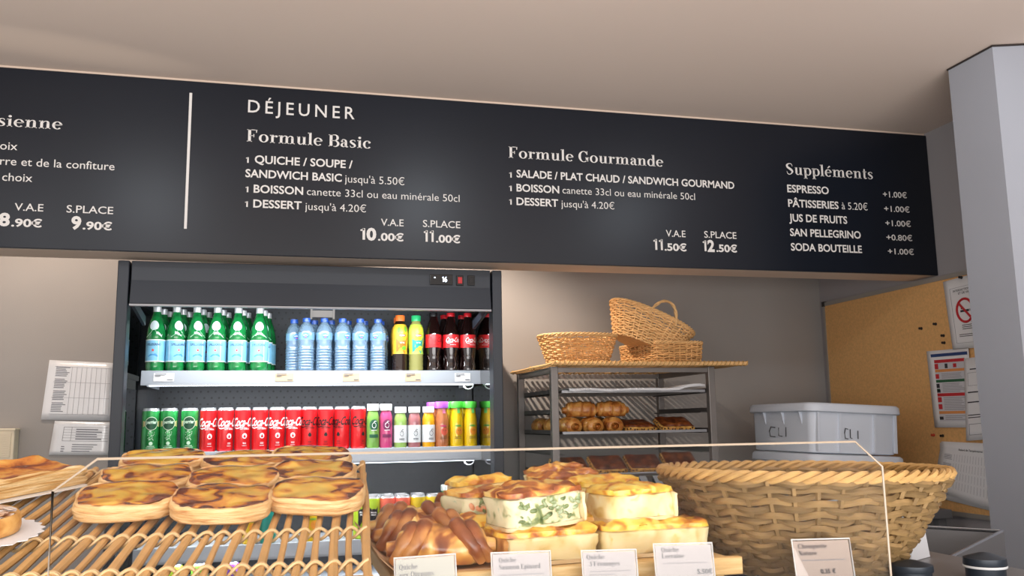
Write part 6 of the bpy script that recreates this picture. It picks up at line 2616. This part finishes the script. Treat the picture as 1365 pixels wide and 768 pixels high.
# folded white box behind the basket
p = at(1207, 742, 1.205)
wbx = thing('white_box', 'small white carton right behind the big basket', 'box', (p.x + .004, 1.215, ZC + .0006), (0, 0, .5))
m_ = MB()
loft(m_, [(rrect(.032, .028, .003, 2), 0), (rrect(.025, .024, .003, 2), .062)])
m_.build('carton', M('carton_white', (226, 228, 232), .5), wbx, smooth=False)
MB().box((-.027, -.026, .062), (.027, .026, .0645)).build('carton_flap', MATS['carton_white'], wbx, smooth=False)
# two dark canisters with conical lids
can_d = M('canister_navy', (44, 52, 62), .38, .2)


def make_canister(band):
    t = thing('canister', 'canister', 'canister')
    MB().lathe([(.0, 0), (.024, 0), (.0245, .003), (.0245, .030), (.0, .031)], 32).build('canister_body', can_d, t)
    MB().lathe([(.0, .030), (.0262, .030), (.0268, .033), (.0262, .047), (.0225, .0495), (.007, .0585), (.0, .060)], 32).build('conical_lid', can_d, t)
    if band:
        MB().lathe([(.0, .0245), (.0266, .0245), (.0270, .0262), (.0270, .0285), (.0262, .0300), (.0, .0300)], 32).build('white_band', M('band_white', (226, 228, 230), .35), t)
    return t


Kca = [make_canister(False), make_canister(True)]
for t, px, py, lab in ((Kca[0], 1214, 746, 'dark canister with conical lid just right of the big basket'), (Kca[1], 1311.5, 736, 'dark canister with conical lid and white band in front of the pillar')):
    p = at(px, py, 1.03)
    t.location = (p.x, 1.03, ZC + .0005)
    t['label'] = lab
    k = (p.z - ZC - .0005) / .060
    t.scale = (1, 1, k)
# grey metal bin whose rim rises towards the pillar
gy = M('bin_grey', (134, 134, 136), .45, .3)
g0, g1 = at(1240, 752, 1.32), at(1326, 717, 1.62)
gb = thing('metal_bin', 'grey metal bin with thin rim between the canisters and the pillar', 'bin', (g0.x, g0.y, 0))
v = Vector((g1.x - g0.x, g1.y - g0.y, 0))
nrm = Vector((v.y, -v.x, 0)).normalized()
zt_ = (g0.z + g1.z) / 2
m_ = MB()
q0, q1 = Vector((0, 0, 0)), v * 1.15
for a_, b_ in ((q0, q1), (q1, q1 - nrm * .20), (q1 - nrm * .20, q0 - nrm * .20), (q0 - nrm * .20, q0)):
    d_ = (b_ - a_).normalized()
    n_ = Vector((d_.y, -d_.x, 0)) * .004
    m_.prism([a_ + Vector((0, 0, .9)), b_ + Vector((0, 0, .9)), b_ + n_ + Vector((0, 0, .9)), a_ + n_ + Vector((0, 0, .9))], (0, 0, zt_ - .9))
m_.prism([q0 + Vector((0, 0, 0)), q1, q1 - nrm * .20, q0 - nrm * .20], (0, 0, .91))
m_.build('bin_walls', gy, gb, smooth=False)
m_ = MB()
m_.tube([p_ + Vector((0, 0, zt_)) for p_ in (q0, q1, q1 - nrm * .20, q0 - nrm * .20)], .004, 6, closed=True)
m_.build('bin_rim', chrome_m, gb)
